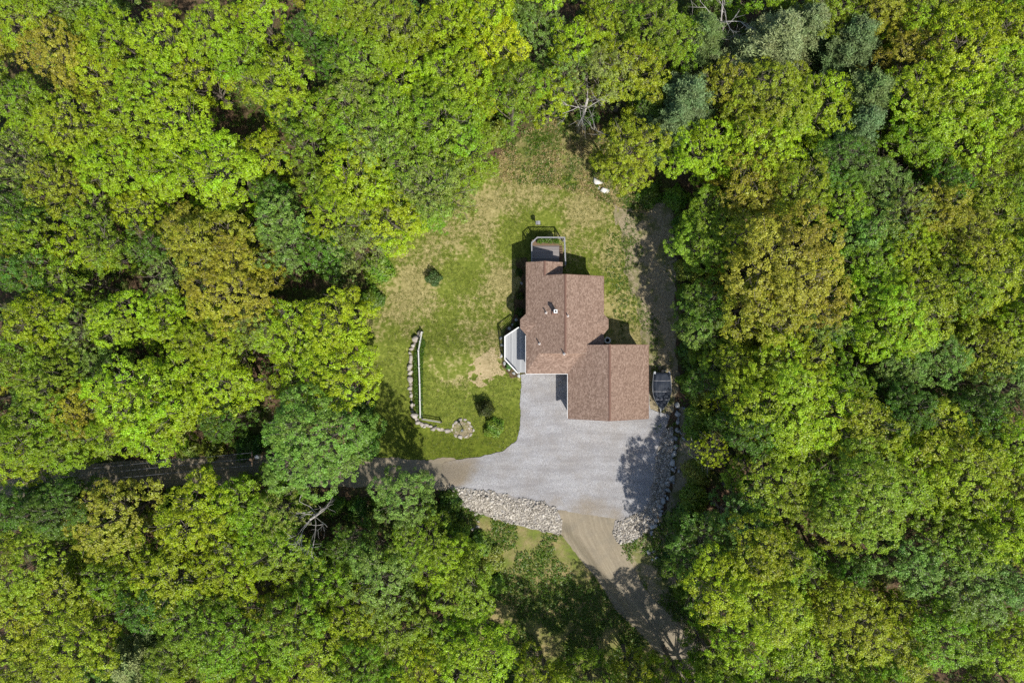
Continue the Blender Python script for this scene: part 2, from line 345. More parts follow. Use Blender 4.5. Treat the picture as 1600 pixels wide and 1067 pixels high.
def roadfn(cl):
    c = np.array([G(*p)[:2] for p in cl])
    def across(x, y):
        best = np.full(x.shape, 1e9); out = np.zeros_like(x)
        for i in range(len(c) - 1):
            a_, b = c[i], c[i + 1]; e = b - a_; L = np.hypot(*e); t = np.clip(((x - a_[0]) * e[0] + (y - a_[1]) * e[1]) / L ** 2, 0, 1)
            d = np.hypot(x - a_[0] - t * e[0], y - a_[1] - t * e[1]); s_ = ((x - a_[0]) * e[1] - (y - a_[1]) * e[0]) / L
            out = np.where(d < best, s_, out); best = np.minimum(best, d)
        return out
    return {'across': across, 'along': lambda x, y: x * .5 - y * .5}
drive_px = [(868, 792), (920, 800), (968, 808), (966, 840), (985, 880), (1010, 922), (1050, 964), (1095, 1012), (1150, 1060), (1230, 1130), (1150, 1150), (1090, 1090), (1040, 1030), (1000, 990), (962, 950), (932, 905), (905, 870), (876, 834)]
sheet('dirt_drive', pxpoly(drive_px), M['dirt'], .085, .28, .22, .7, 6, roadfn([(905, 760), (922, 830), (960, 900), (1020, 965), (1090, 1030), (1200, 1130)]))
lane_px = [(712, 714), (650, 718), (590, 714), (500, 712), (400, 710), (250, 716), (100, 728), (-60, 742), (-240, 756), (-240, 800), (-60, 790), (60, 772), (150, 766), (300, 758), (420, 757), (560, 762), (640, 764), (700, 764), (716, 762)]
sheet('forest_lane', pxpoly(lane_px), M['dirt'], .085, .3, .25, .8, 7, roadfn([(760, 740), (600, 740), (400, 735), (150, 748), (-240, 780)]))
gravel_px = [(815, 586), (860, 580), (1012, 600), (1016, 640), (1046, 648), (1040, 670), (1032, 706), (1022, 768), (1004, 798), (968, 811), (935, 806), (868, 796), (800, 779), (745, 769), (712, 765), (700, 760), (690, 740), (692, 722), (720, 717), (752, 713), (786, 704), (805, 690), (812, 672), (813, 640)]
sheet('gravel_driveway', pxpoly(gravel_px), M['gravel'], .11, .25, .12, .5, 8,
      {'dry': spots([(700, 740, 34, 1.0), (920, 800, 26, .7), (730, 728, 20, .35), (960, 808, 18, .5), (870, 790, 16, .4)])})
sheet('dirt_patch', pxpoly([(742, 566), (752, 552), (768, 544), (780, 552), (783, 575), (784, 586), (768, 590), (752, 602), (740, 598), (750, 584), (735, 585)]), M['sand'], .075, .12, .75, .32, 9)
sheet('planting_bed', pxpoly([(806, 404), (826, 400), (826, 590), (800, 592), (783, 572), (786, 520), (800, 505), (803, 470), (812, 440)]), M['litter'], .075, .25, .25, .6, 10)

# forest floor out to the horizon: fine grid near, coarse beyond; it dips under the laid sheets
def UNDER(x, y): return .16 * sm(np.max([sdf(p, x, y) for p in SHEETS], axis=0) / .8)
xs = np.r_[-1500, -600, -250, -120, np.arange(-75, 75.1, .5), 120, 250, 600, 1500]; ys = np.r_[-1500, -600, -250, -110, np.arange(-60, 55.1, .5), 110, 250, 600, 1500]
X, Y = np.meshgrid(xs, ys); nx, ny = len(xs), len(ys); I = np.arange(nx * ny).reshape(ny, nx)
gm = arr_mesh('ground', np.c_[X.ravel(), Y.ravel(), gz(X, Y).ravel() - UNDER(X, Y).ravel() + .08 * (wob(X, Y, 1.2, 9) * (np.hypot(X, Y) > 24)).ravel()],
              np.c_[I[:-1, :-1].ravel(), I[:-1, 1:].ravel(), I[1:, 1:].ravel(), I[1:, :-1].ravel()], smooth=True)
tag(link('ground', gm, M['litter']), kind='structure')

rl = [(700, 758), (745, 764), (800, 774), (868, 790), (878, 815), (876, 836), (845, 828), (790, 815), (738, 797), (712, 782)]
rr2 = [(1036, 670), (1050, 666), (1052, 690), (1047, 740), (1037, 782), (1021, 822), (985, 847), (966, 849), (957, 834), (961, 812), (994, 804), (1009, 788), (1017, 768), (1023, 735), (1027, 700)]
sheet('riprap_bed', pxpoly(rl), M['gravel'], .13, .25, .2, .5, 13, {'dry': lambda x, y: x * 0 + .4}); sheet('riprap_bed', pxpoly(rr2), M['gravel'], .13, .25, .2, .5, 14, {'dry': lambda x, y: x * 0 + .4})
# ------------------------------------------------------------------ leaf clouds
def leaf_quads(C, N, size, spread_n=.75, aspect=.7):
    """one leaf quad per row of C with normal near N"""
    n = len(C); N = N + R.normal(0, spread_n, (n, 3)); N /= np.linalg.norm(N, axis=1)[:, None] + 1e-9
    A = np.cross(N, R.normal(0, 1, (n, 3))); A /= np.linalg.norm(A, axis=1)[:, None] + 1e-9; B = np.cross(N, A)
    s = (size * R.uniform(.65, 1.35, n))[:, None]
    V = np.stack([C - A * s * .5, C + B * s * .5 * aspect - N * s * .08, C + A * s * .5, C - B * s * .5 * aspect - N * s * .08], 1)
    return V.reshape(-1, 3)
def cloud_mesh(name, V, tint, clump):
    n = len(V) // 4; return arr_mesh(name, V, np.arange(n * 4).reshape(n, 4), {'tint': tint, 'clump': clump})
def crown_mesh(name, Rr, h, seed, airy=0.0, lobes_k=1.0, leaf=.118):
    r = np.random.default_rng(seed); nl = int((9 + Rr * 3.2) * lobes_k); L = []
    for k in range(nl):
        d = Rr * .80 * math.sqrt((k + .4) / nl); t = k * 2.39996 + r.uniform(-.5, .5)
        rl = Rr * r.uniform(.24, .40) * (1.1 if k < 3 else 1)
        z = h * (.60 + .33 * math.sqrt(max(0, 1 - (d / (Rr * 1.02)) ** 2))) + r.normal(0, h * .035)
        sx = 1 + .14 * math.sin(2 * t + seed)
        L.append((d * sx * math.cos(t), d * sx * math.sin(t), z, rl))
    for k in range(int(nl * .8)):                                   # lower skirt
        t = r.uniform(0, 6.28); d = Rr * r.uniform(.45, .85); L.append((d * math.cos(t), d * math.sin(t), h * r.uniform(.34, .58), Rr * r.uniform(.2, .32)))
    L = np.array(L); Cc = []; Nn = []; LH = []
    for i, (x, y, z, rl) in enumerate(L):
        n = int(4 * math.pi * rl * rl * .72 / (.22 + .14 * airy)); u = r.normal(0, 1, (n, 3)); u /= np.linalg.norm(u, axis=1)[:, None]; u = u[u[:, 2] > -.35]
        p = L[i, :3] + u * rl * np.array([1, 1, .72]) * r.uniform(.72, 1.1, (len(u), 1))
        ok = np.ones(len(p), bool)
        for j in range(len(L)):
            if j != i: ok &= np.linalg.norm((p - L[j, :3]) / np.array([1, 1, .72]), axis=1) > L[j, 3] * .78
        Cc.append(p[ok]); Nn.append(u[ok]); LH.append(np.full(ok.sum(), r.uniform(0, 1)))
    Cc = np.concatenate(Cc); Nn = np.concatenate(Nn); LH = np.concatenate(LH)
    keep = r.uniform(0, 1, len(Cc)) > airy * .38; Cc = Cc[keep]; Nn = Nn[keep]; LH = LH[keep]
    Nn = Nn * .6 + np.array([0, 0, .8]); Nn /= np.linalg.norm(Nn, axis=1)[:, None]
    per = int(40 - 10 * airy); n = len(Cc); rc = r.uniform(.15, .33, n)
    ci = np.repeat(np.arange(n), per); m = len(ci)
    A = np.cross(Nn, [.3, .9, .1]); A /= np.linalg.norm(A, axis=1)[:, None]; B = np.cross(Nn, A)
    rad = np.sqrt(r.uniform(0, 1, m)); th = r.uniform(0, 6.2832, m); stretch = r.uniform(.6, 1.4, n)
    off = A[ci] * (rad * np.cos(th) * rc[ci] * stretch[ci])[:, None] + B[ci] * (rad * np.sin(th) * rc[ci])[:, None] + Nn[ci] * ((.22 - .42 * rad ** 2) * rc[ci] + r.normal(0, .05, m))[:, None]
    C = Cc[ci] + off; out = off / (np.linalg.norm(off, axis=1)[:, None] + 1e-6)
    V = leaf_quads(C, Nn[ci] + out * .5, np.full(m, leaf), .42)
    cl = r.uniform(0, 1, n)
    tint = np.clip(.48 + r.normal(0, .2, m) + (cl[ci] - .5) * .45 + (LH[ci] - .5) * .22, 0, 1)
    return cloud_mesh(name, V, tint, np.clip(LH[ci] * .6 + cl[ci] * .3 + r.uniform(0, .1, m), 0, 1)), L
def limb_mesh(name, L, Rr, h, seed, nb=1.0):
    r = random.Random(seed); b = MB(); tr = .05 + h * .0115; lean = (r.uniform(-.3, .3), r.uniform(-.3, .3))
    def tp(t): return Vector((lean[0] * math.sin(t * 3), lean[1] * math.sin(t * 2.5), h * .82 * t))
    b.tube([Vector((0, 0, -.4))] + [tp(t) for t in (.0, .12, .3, .5, .7, .88, 1)], [tr * 1.5, tr * 1.35, tr * 1.05, tr * .85, tr * .66, tr * .48, tr * .28, tr * .1], 8)
    for x, y, z, rl in L:
        e = Vector((x, y, z + rl * .3)); t0 = max(.25, min(.9, (z / h - .22 - .12 * math.hypot(x, y) / Rr) / .82)); s = tp(t0)
        mid = s.lerp(e, .55) + Vector((0, 0, -.06 * (e - s).length)); r0 = tr * (1 - .8 * t0) * .5
        b.tube([s, s.lerp(mid, .5), mid, e], [r0, r0 * .8, r0 * .6, .02], 5)
        for k in range(4):
            u = Vector((r.gauss(0, 1), r.gauss(0, 1), abs(r.gauss(.4, .8)))).normalized() * rl * r.uniform(1.0, 1.22)
            b.tube([mid.lerp(e, r.uniform(.2, .8)), Vector((x, y, z)) + u * .6 + Vector((0, 0, -.1)), Vector((x, y, z)) + u], [.026, .02, .010], 4)
    return mesh(name, b.v, b.f)
def pine_mesh(name, Rr, h, seed):
    r = np.random.default_rng(seed); Cs = []; Ns = []; cl = []; b = MB(); rr_ = random.Random(seed)
    b.tube([(0, 0, -.4), (0, 0, h * .4), (0, 0, h * .8), (0, 0, h * .99)], [.26, .19, .09, .02], 8); nw = 15
    for w in range(nw):
        t = w / (nw - 1); z = h * (.32 + .66 * t); Lb = Rr * (1 - t) ** .62 * r.uniform(.85, 1.1) + .15; k = int(r.integers(5, 8)); ph = r.uniform(0, 6.28)
        for i in range(k):
            a_ = ph + i * 6.283 / k + r.normal(0, .2); Lk = Lb * r.uniform(.7, 1.12); up = .10 + .35 * t
            e = np.array([math.cos(a_) * Lk, math.sin(a_) * Lk, z + up * Lk])
            b.tube([(0, 0, z), tuple(e * .5 + np.array([0, 0, z * .5 - .04])), tuple(e)], [.05, .035, .012], 4)
            ns = max(3, int(Lk * 4.2)); cc = r.uniform(0, 1)
            for s in np.linspace(.22, 1.0, ns):
                for sd_ in (-1, 0, 1):
                    c0 = np.array([math.cos(a_) * Lk * s, math.sin(a_) * Lk * s, z + up * Lk * s + .04]); w_ = sd_ * .42 * Lk * (1.05 - s) * r.uniform(.5, 1.1)
                    c0 = c0 + np.array([-math.sin(a_), math.cos(a_), 0]) * w_ + r.normal(0, .06, 3)
                    m = 15; Cs.append(c0 + r.normal(0, 1, (m, 3)) * np.array([.19, .19, .09])); Ns.append(np.tile([0, 0, 1.0], (m, 1))); cl += [cc] * m
    C = np.concatenate(Cs); N = np.concatenate(Ns); m = len(C); cl = np.array(cl)
    V = leaf_quads(C, N, np.full(m, .26), .7, .28)
    return cloud_mesh(name, V, np.clip(.5 + r.normal(0, .22, m) + (cl - .5) * .3, 0, 1), cl), mesh(name + '_trunk', b.v, b.f)

VAR = {'S': [], 'M': [], 'L': [], 'P': [], 'A': []}
for i in range(5): c_, L_ = crown_mesh('crown_small', 2.6, 11.0, 20 + i, .15 * (i % 3)); VAR['S'].append((c_, limb_mesh('trunk_small', L_, 2.6, 11, i), 2.6, 11.0))
for i in range(7): c_, L_ = crown_mesh('crown_medium', 3.4, 13.5, 40 + i, .12 * (i % 3)); VAR['M'].append((c_, limb_mesh('trunk_medium', L_, 3.4, 13.5, 10 + i), 3.4, 13.5))
for i in range(4): c_, L_ = crown_mesh('crown_wide', 4.6, 16.0, 60 + i, .05 * (i % 2)); VAR['L'].append((c_, limb_mesh('trunk_wide', L_, 4.6, 16, 20 + i), 4.6, 16.0))
for i in range(4): c_, L_ = crown_mesh('crown_airy', 3.2, 13.0, 80 + i, 1.0, 1.1, .115); VAR['A'].append((c_, limb_mesh('trunk_airy', L_, 3.2, 13, 30 + i), 3.2, 13.0))
for i in range(3): c_, t_ = pine_mesh('crown_pine', 3.6, 15.5, 90 + i); VAR['P'].append((c_, t_, 3.6, 15.5))
for k, lst in VAR.items():
    for c_, t_, _, _ in lst: c_.materials.append(M['needle'] if k == 'P' else M['leaf']); t_.materials.append(M['bark']); t_.polygons.foreach_set('use_smooth', np.ones(len(t_.polygons), dtype=bool))

TONE = {'Y': (srgb(160, 184, 28), 'bright yellow-green'), 'V': (srgb(180, 198, 26), 'vivid lime-yellow'), 'G': (srgb(136, 166, 34), 'fresh green'), 'D': (srgb(98, 132, 36), 'deep green'),
        'E': (srgb(154, 170, 32), 'olive-green'), 'O': (srgb(168, 168, 48), 'golden'), 'C': (srgb(128, 160, 64), 'cool green'),
        'W': (srgb(146, 166, 70), 'pale thin-leaved'), 'B': (srgb(114, 142, 78), 'bluish-green'), 'P': (srgb(146, 156, 98), 'pale grey-green')}
SHORT = dict(Y='yellow-green', V='lime', G='green', D='dark', E='olive', O='golden', C='cool-green', W='thin', B='bluish', P='grey')
def zone(px, py):
    if px < 820 and py > 742: return 'in woods below the forest lane'
    if px < 620: return 'in woods beyond the stone wall' if py > 380 else 'in woods past the lawn bush'
    if px < 1040 and py < 380: return 'in woods behind the deck'
    if px > 1000 and py > 790: return 'in woods beside the lower drive'
    return 'in woods behind the boat' if py > 400 else 'in woods past the white boulders'
ntree = 0; ALL = []
def tree(px, py, rp, code, hh=None, label=None, name=None, var=None):
    global ntree; ntree += 1
    h = hh or 8.2 + rp * .092 + rnd.uniform(-1.3, 1.5); pine = code in 'BP'
    if 1040 < px < 1140 and 320 < py < 740 and not hh: h *= .74
    zc = h * .74; x, y = P(px, py, zc); Rr = rp * (H - zc) / F * 1.06
    k = var or ('P' if pine else 'A' if code == 'W' else 'S' if Rr < 2.75 else 'M' if Rr < 3.9 else 'L')
    cm, tm, R0, h0 = rnd.choice(VAR[k]); z = g1(x, y)
    size = 'slender' if rp < 42 else 'broad' if rp > 58 else 'mid-sized'
    tone, word = TONE[code]; nm = name or ('pine_tree' if pine else 'broadleaf_tree')
    zn = zone(px, py); lab = label or f"{size} {word} {'pine' if pine else 'leafy'} tree {zn}"
    inframe = -20 < px < 1620 and -20 < py < 1087
    e = empty(nm, (x, y, z), lab, 'tree', None if label else lab, rnd.uniform(0, 6.28))
    e.scale = (Rr / R0, Rr / R0 * rnd.uniform(.92, 1.08), h / h0)
    t = link('trunk', tm, None, e); c = link('crown', cm, None, e)
    jr = rnd.uniform(-.07, .07); j = [tone[0] * (1 + jr), tone[1] * (1 - jr * .35), tone[2] * rnd.uniform(.8, 1.25)]; jb = rnd.uniform(.88, 1.1)
    c.color = (j[0] * jb, j[1] * jb, j[2] * jb, 1); ALL.append((px, py, rp, code, size, e, not label)); return e

TREES = {
 'Y': [(40,30,45),(170,55,45),(250,60,45),(330,50,45),(400,20,40),(150,110,50),(230,130,45),(300,110,42),(430,130,52),(110,190,50),(200,190,55),(280,190,52),(60,210,45),(170,262,50),(250,262,52),(335,270,62),(400,240,42),(210,330,38),
       (110,390,40),(60,500,50),(190,500,50),(260,500,46),(460,520,56),(525,500,52),(480,585,58),(535,590,55),(205,615,62),(275,625,62),(345,600,55),(185,668,50),(240,672,42),(25,715,45),
       (700,30,50),(720,125,52),(630,120,50),(900,70,42),(862,138,36),(560,270,60),(600,335,60),(520,330,45),(1270,170,56),(1420,150,50),(1480,90,62),(1550,60,60),(1480,172,56),(1560,150,62),(1510,225,52),(1190,235,56),(1100,235,46),
       (1200,620,72),(1560,680,52),(1120,905,56),(1190,932,60),(1150,990,56),(1240,1000,60),(310,800,56),(280,900,60),(370,880,50),(690,880,44),(740,1035,58),(500,1022,55),(1590,60,50),(640,1050,45),(420,1042,48),(1440,20,50),(1510,10,50),(1585,160,50)],
 'V': [(760,30,50),(775,90,58),(1106,702,27)],
 'G': [(34,152,40),(370,90,40),(515,20,35),(500,170,42),(470,225,36),(510,290,42),(140,330,36),(40,370,40),(170,385,40),(90,440,42),(30,560,42),(80,590,45),(50,680,58),(105,690,45),(560,100,46),(960,20,50),(1030,40,46),(800,140,50),
       (560,190,60),(620,185,52),(690,190,60),(730,228,48),(645,245,60),(665,312,45),(1300,20,50),(1430,222,46),(1108,342,44),(1100,384,46),(1350,422,52),(1400,402,46),(1530,430,60),(1580,402,46),(1480,452,50),(1370,500,66),(1415,482,58),
       (1130,562,44),(1240,570,60),(1300,602,46),(1260,642,60),(1320,662,60),(1440,682,56),(1330,760,76),(1260,772,50),(1400,732,60),(1480,732,60),(1180,850,55),(1480,832,56),(1540,812,52),(1330,982,58),(1400,1042,60),(1480,992,56),(1560,1002,52),
       (380,782,42),(420,812,44),(440,855,52),(310,952,50),(360,992,55),(460,972,52),(520,905,40),(650,850,46),(720,925,48),(620,982,50),(685,1000,46),(560,1042,46),(290,1012,45),(1400,960,40),(1290,935,42),(1590,312,45),(1225,870,44),(1580,500,50),(1300,322,46),(1135,1056,46),(180,905,40),(700,260,40),(1060,60,40)],
 'D': [(480,50,34),(520,92,34),(30,342,40),(30,425,42),(230,382,36),(500,392,40),(1310,262,46),(1400,640,46),(30,800,46),(100,792,46),(240,942,42),(1100,842,46),(1082,902,34),(1310,880,26),(490,880,34),(1470,290,36),(1300,500,42),(1500,650,42),(1172,672,42),(440,170,32),(1098,478,38),(420,300,32),(1030,150,36),(60,625,36),(550,850,36),(1172,782,34),(345,660,30),(1108,592,32),(1078,866,28)],
 'E': [(90,292,45),(350,535,45),(305,545,45),(560,30,46),(620,50,52),(990,110,52),(988,229,52),(1200,160,66),(1240,300,52),(1580,232,52),(1520,292,48),(1540,342,48),(1440,392,46),(1160,372,42),(1200,742,56),(1560,752,56),(60,880,66),(100,932,60),(40,962,60),(130,1002,60),(60,1045,50),(205,850,42),(560,962,46),(1140,560,30),(430,945,42),(1530,545,55),(1300,805,46),(940,40,36),(1590,820,46),(1142,615,34)],
 'O': [(82,80,52),(330,385,62),(355,452,70),(1130,142,40),(1410,80,46),(1370,8,45),(1170,292,56),(1220,420,84),(1190,482,60),(1262,475,50),(1460,332,46),(1492,372,46),(180,810,56),(120,640,46),(280,352,36)],
 'C': [(437,346,42),(437,386,40),(840,40,44),(1360,292,46),(1332,372,42),(490,690,80),(630,775,46),(600,900,56),(1150,815,42),(1450,562,48),(1552,602,52),(150,572,36),(1400,572,40),(1370,370,46),(1500,902,60),(1582,902,56),(1410,872,42),(1090,515,30)],
 'W': [(690,290,54),(400,512,40),(130,512,40),(1270,512,44),(560,370,50),(660,290,50),(590,230,50),(1400,332,42),(940,110,46),(560,150,46),(890,110,36),(440,800,40),(25,250,42),(600,20,40),(260,440,40)],
 'B': [(1100,52,46),(1078,150,58),(1332,66,52),(1352,150,56),(1340,195,50),(1058,185,44)],
 'P': [(1212,62,64),(1262,40,46),(212,1030,52)],
}
UNIQ = {(330,385): 'wide golden tree beside a cool green round crown', (355,452): 'largest golden tree among green crowns beyond the stone wall', (1220,420): 'largest golden crown in the woods beyond the sandy verge',
        (490,690): 'broad cool green tree overhanging the forest lane', (988,229): 'rounded olive-green tree beside the two white boulders', (630,775): 'bright mint-green tree on the lane edge beside the riprap', (1212,62): 'pale grey-green pine with feathery drooping boughs',
        (1106,702): 'small lime-yellow sapling with bare twigs beside the boulder wall', (212,1030): 'lone pale grey-green pine below the forest lane', (82,80): 'golden tree among yellow-green crowns past the lawn bush', (690,290): 'thin-leaved tree leaning over the lawn behind the deck',
        (1330,760): 'broadest fresh green crown beside a brown leaf-litter gap in the woods', (1100,384): 'fresh green tree at the sandy verge facing the house'}
flip = 0
for code0, lst in TREES.items():
    for (px, py, r_) in lst:
        code = code0
        if code == 'G' and px > 1160 and py > 350 and (px, py) not in UNIQ:
            flip += 1; code = ('E', 'G', 'Y', 'E')[flip % 4]
        small = (px, py) in ((1106, 702),)
        tree(px, py, r_, code, hh=9.0 if small else None, label=UNIQ.get((px, py)), name='sapling' if small else None, var='A' if small else None)
# trees just outside the frame: they shade it and lean in
placed = [(850, 1105), (935, 1118), (1015, 1122), (1090, 1118), (1165, 1095)]
placed += [(975, 1190), (1060, 1185), (1135, 1165)]
for (px, py), c_ in zip(placed, 'YGEYGGYE'): tree(px, py, 52 if py < 1150 else 62, c_, hh=15.5 if px > 1000 else 12.5)
for _ in range(4000):
    px, py = rnd.uniform(-150, 1760), rnd.uniform(-130, 1290)
    if -12 < px < 1612 and -12 < py < 1080: continue
    if 1010 < px < 1200 and 1060 < py < 1170: continue
    if px < 0 and 720 < py < 800: continue
    if any((px - a_) ** 2 + (py - b_) ** 2 < 92 ** 2 for a_, b_ in placed): continue
    placed.append((px, py)); tree(px, py, rnd.uniform(44, 62), rnd.choice('YYGGEGYCOD'))

# label each tree by its own look and its neighbours
for px, py, rp, code, size, e, auto in ALL:
    if not auto: continue
    nb = sorted((math.hypot(px - q[0], py - q[1]), q[3], q[4]) for q in ALL if q[5] is not e)[:6]; seen = []
    for d_, c_, sz in nb:
        if c_ != code and c_ not in seen: seen.append(c_)
    kind = 'pine' if code in 'BP' else 'tree'
    w = [SHORT[c_] for c_ in seen[:2]]
    nbt = f"between {w[0]} and {w[1]} crowns" if len(w) == 2 else f"beside a {w[0]} crown" if w else 'among crowns of its own colour'
    size = '' if size == 'mid-sized' else size + ' '
    e['label'] = f"{size}{TONE[code][1]} {kind} {nbt} {zone(px, py)}"; e['group'] = f"{TONE[code][1]} {kind}s {zone(px, py)}"

# bleached bare trees
def bare_tree(px, py, h, sp, seed, label):
    r = random.Random(seed); x, y = P(px, py, h * .85); z = g1(x, y); e = empty('bare_tree', (x, y, z), label, 'dead tree')
    t = MB(); t.tube([(0, 0, -.3), (.05, 0, h * .35), (.0, .1, h * .62)], [.22, .16, .10], 8); t.build('trunk', M['deadbark'], e, smooth=True)
    for k in range(7):
        b = MB()
        def grow(p, d, l, rad, lev):
            pts = [p]; q = p.copy(); dd = d.copy()
            for _ in range(4): dd = (dd + Vector((r.gauss(0, .16), r.gauss(0, .16), r.gauss(.03, .1)))).normalized(); q = q + dd * l / 4; pts.append(q.copy())
            b.tube(pts, [rad, rad * .85, rad * .7, rad * .5, rad * .28], 5)
            if lev:
                for _ in range(3): i = r.randint(1, 4); grow(pts[i], (dd + Vector((r.gauss(0, .7), r.gauss(0, .7), r.gauss(.1, .35)))).normalized(), l * .55, rad * .5, lev - 1)
        a_ = k * .9 + r.uniform(-.3, .3)
        grow(Vector((0, .05, h * r.uniform(.42, .62))), Vector((math.cos(a_), math.sin(a_), r.uniform(.5, 1.3))).normalized(), sp * r.uniform(.7, 1.1), .05, 2)
        b.build('branch', M['deadbark'], e, smooth=True)
bare_tree(928, 125, 15.5, 3.6, 1, 'bleached bare tree with forked white branches behind the back deck')
bare_tree(1147, 6, 15, 3.2, 2, 'bare white treetop beside the bluish-green pines')
bare_tree(468, 828, 14.5, 3.0, 3, 'bare grey-white tree below the forest lane near the mint-green crown')
bare_tree(312, 880, 13.5, 2.6, 4, 'bare grey tree fanning out over yellow-green crowns below the lane')
bare_tree(285, 228, 14.8, 2.6, 5, 'bare pale forked branches among yellow-green crowns past the lawn bush')
bare_tree(1105, 712, 5.2, 1.8, 6, 'leafless grey twiggy sapling by the boulder wall')

# ------------------------------------------------------------------ understory and ground plants
def low_clump(name, Rr, h, seed, n, leaf=.14):
    r = np.random.default_rng(seed); u = r.normal(0, 1, (n, 3)); u /= np.linalg.norm(u, axis=1)[:, None]; u[:, 2] = np.abs(u[:, 2])
    rad = r.uniform(.45, 1.0, (n, 1)) ** .6; lump = 1 + .25 * np.sin(u[:, :1] * 5 + seed) * np.cos(u[:, 1:2] * 4 + seed * 2)
    C = u * rad * lump * np.array([Rr, Rr, h]); V = leaf_quads(C, u + np.array([0, 0, .5]), np.full(n, leaf), .6)
    return cloud_mesh(name, V, np.clip(.5 + r.normal(0, .22, n), 0, 1), np.clip(.5 + .4 * np.sin(C[:, 0] * 4 + C[:, 1] * 3), 0, 1))
def stem_mesh(name, Rr, h, seed, k=7):
    r = random.Random(seed); b = MB()
    for i in range(k):
        a_ = i * 6.28 / k + r.uniform(-.4, .4); q = r.uniform(.3, .8)
        b.tube([(0, 0, -.1), (math.cos(a_) * Rr * q * .4, math.sin(a_) * Rr * q * .4, h * .4), (math.cos(a_) * Rr * q, math.sin(a_) * Rr * q, h * .85)], [.035, .025, .008], 4)
    return mesh(name, b.v, b.f)
SH = []
for i in range(4):
    c_ = low_clump('shrub_leaves', 1.3, 1.7, 200 + i, 2600, .16); c_.materials.append(M['leaf']); t_ = stem_mesh('shrub_stems', 1.3, 1.7, i); t_.materials.append(M['bark']); SH.append((c_, t_))
def shrub(px, py, rp, hm, tone, label, group=None, nm='shrub'):
    x, y, z = G(px, py, hm * .6); e = empty(nm, (x, y, z), label, 'shrub', group, rnd.uniform(0, 6.28)); cm, tm = rnd.choice(SH); q = rp * .068 / 1.3
    e.scale = (q, q * rnd.uniform(.85, 1.1), hm / 1.7); link('stem', tm, None, e); c = link('foliage', cm, None, e); b = rnd.uniform(.85, 1.12)
    c.color = tuple(min(1, t * b * rnd.uniform(.92, 1.08)) for t in tone[:3]) + (1,); return e
shrub(676, 434, 13, 1.9, srgb(96, 124, 66), 'round dark green bush standing alone on the lawn')
shrub(772, 668, 17, 1.2, srgb(112, 136, 40), 'low spreading green bush on the lawn near the ring of stones')
shrub(757, 640, 15, 2.4, srgb(80, 84, 42), 'dark leafy clump added as shadow of the low spreading bush on the lawn')  # dark clump added in place of the neighbouring bush's cast shadow
shrub(795, 572, 6, .7, srgb(96, 140, 80), 'small mint-green garden plant at the porch corner')
for i, (px, py, rp, hm) in enumerate([(811, 425, 7, 1.0), (813, 462, 7, 1.1), (812, 488, 8, 1.2), (807, 508, 6, .9)]):
    shrub(px, py, rp, hm, srgb(64, 88, 36), 'dark foundation shrub growing in the bed along the house wall', 'foundation shrubs along the house wall')
edge = [(740, 190), (765, 205), (720, 205), (795, 178), (868, 160), (915, 176), (1012, 300), (1055, 305), (1068, 350), (1076, 420), (1074, 460), (1080, 505), (1088, 545), (1086, 600), (1094, 620), (1100, 655), (1092, 680),
        (1096, 740), (1088, 780), (1078, 815), (1058, 845), (1052, 880), (1072, 925), (1090, 950), (1105, 985), (590, 420), (575, 470), (560, 640), (575, 680), (600, 370), (640, 330), (690, 815), (715, 830), (745, 850), (765, 875), (770, 910),
        (760, 950), (775, 990), (800, 1040), (700, 790), (670, 800), (640, 830), (590, 790), (560, 800), (520, 790), (470, 790), (430, 775), (380, 770), (330, 775), (280, 780), (220, 785), (160, 785), (100, 780), (60, 785), (430, 690), (380, 695), (330, 700), (290, 700), (560, 700)]
for px, py in edge:
    zn = 'at the edge of the back meadow' if py < 280 else 'along the forest lane verge' if px < 640 and py > 660 else 'under the trees bordering the lawn' if px < 720 and py < 700 else 'on the slope below the riprap' if px < 820 else 'in the thicket beyond the sandy verge' if py < 700 else 'in the thicket beside the boulder wall and drive'
    shrub(px + rnd.uniform(-5, 5), py + rnd.uniform(-5, 5), rnd.uniform(15, 26), rnd.uniform(1.2, 2.4), rnd.choice([srgb(104, 138, 40), srgb(122, 150, 44), srgb(90, 122, 40), srgb(134, 150, 52)]), f'leafy green shrub {zn}', f'shrubs {zn}')

CLEAR = [pxpoly(p) for p in (lawn_px, drive_px, lane_px, gravel_px)]
def scatter(n, box, keep):
    x0, y0 = P(box[0], box[3]); x1, y1 = P(box[2], box[1]); x = R.uniform(min(x0, x1), max(x0, x1), n); y = R.uniform(min(y0, y1), max(y0, y1), n); k = keep(x, y); return x[k], y[k]
def plants(name, x, y, per, rr_, hh, leaf, mat, flat=.5, asp=.7, nrm=(0, 0, 1)):
    n = len(x); ci = np.repeat(np.arange(n), per); m = len(ci); s = R.uniform(.5, 1.3, n)
    off = R.normal(0, .5, (m, 2)) * rr_ * s[ci][:, None]; X_, Y_ = x[ci] + off[:, 0], y[ci] + off[:, 1]
    C = np.c_[X_, Y_, gz(X_, Y_) + .06 + np.abs(R.normal(.5, .3, m)) * hh * s[ci]]
    cl = R.uniform(0, 1, n)[ci]; V = leaf_quads(C, np.tile(np.array(nrm, float), (m, 1)), np.full(m, leaf), flat, asp)
    o = link(name, cloud_mesh(name, V, np.clip(.35 + cl * .3 + R.normal(0, .2, m), 0, 1), cl), mat); return tag(o, kind='stuff')
RIP = [pxpoly(rl), pxpoly(rr2)]; norip = lambda x, y: np.max([sdf(q, x, y) for q in RIP + [CLEAR[3], CLEAR[1], CLEAR[2]]], axis=0) < -.04
inclear = lambda x, y: np.max([sdf(p, x, y) for p in CLEAR], axis=0)
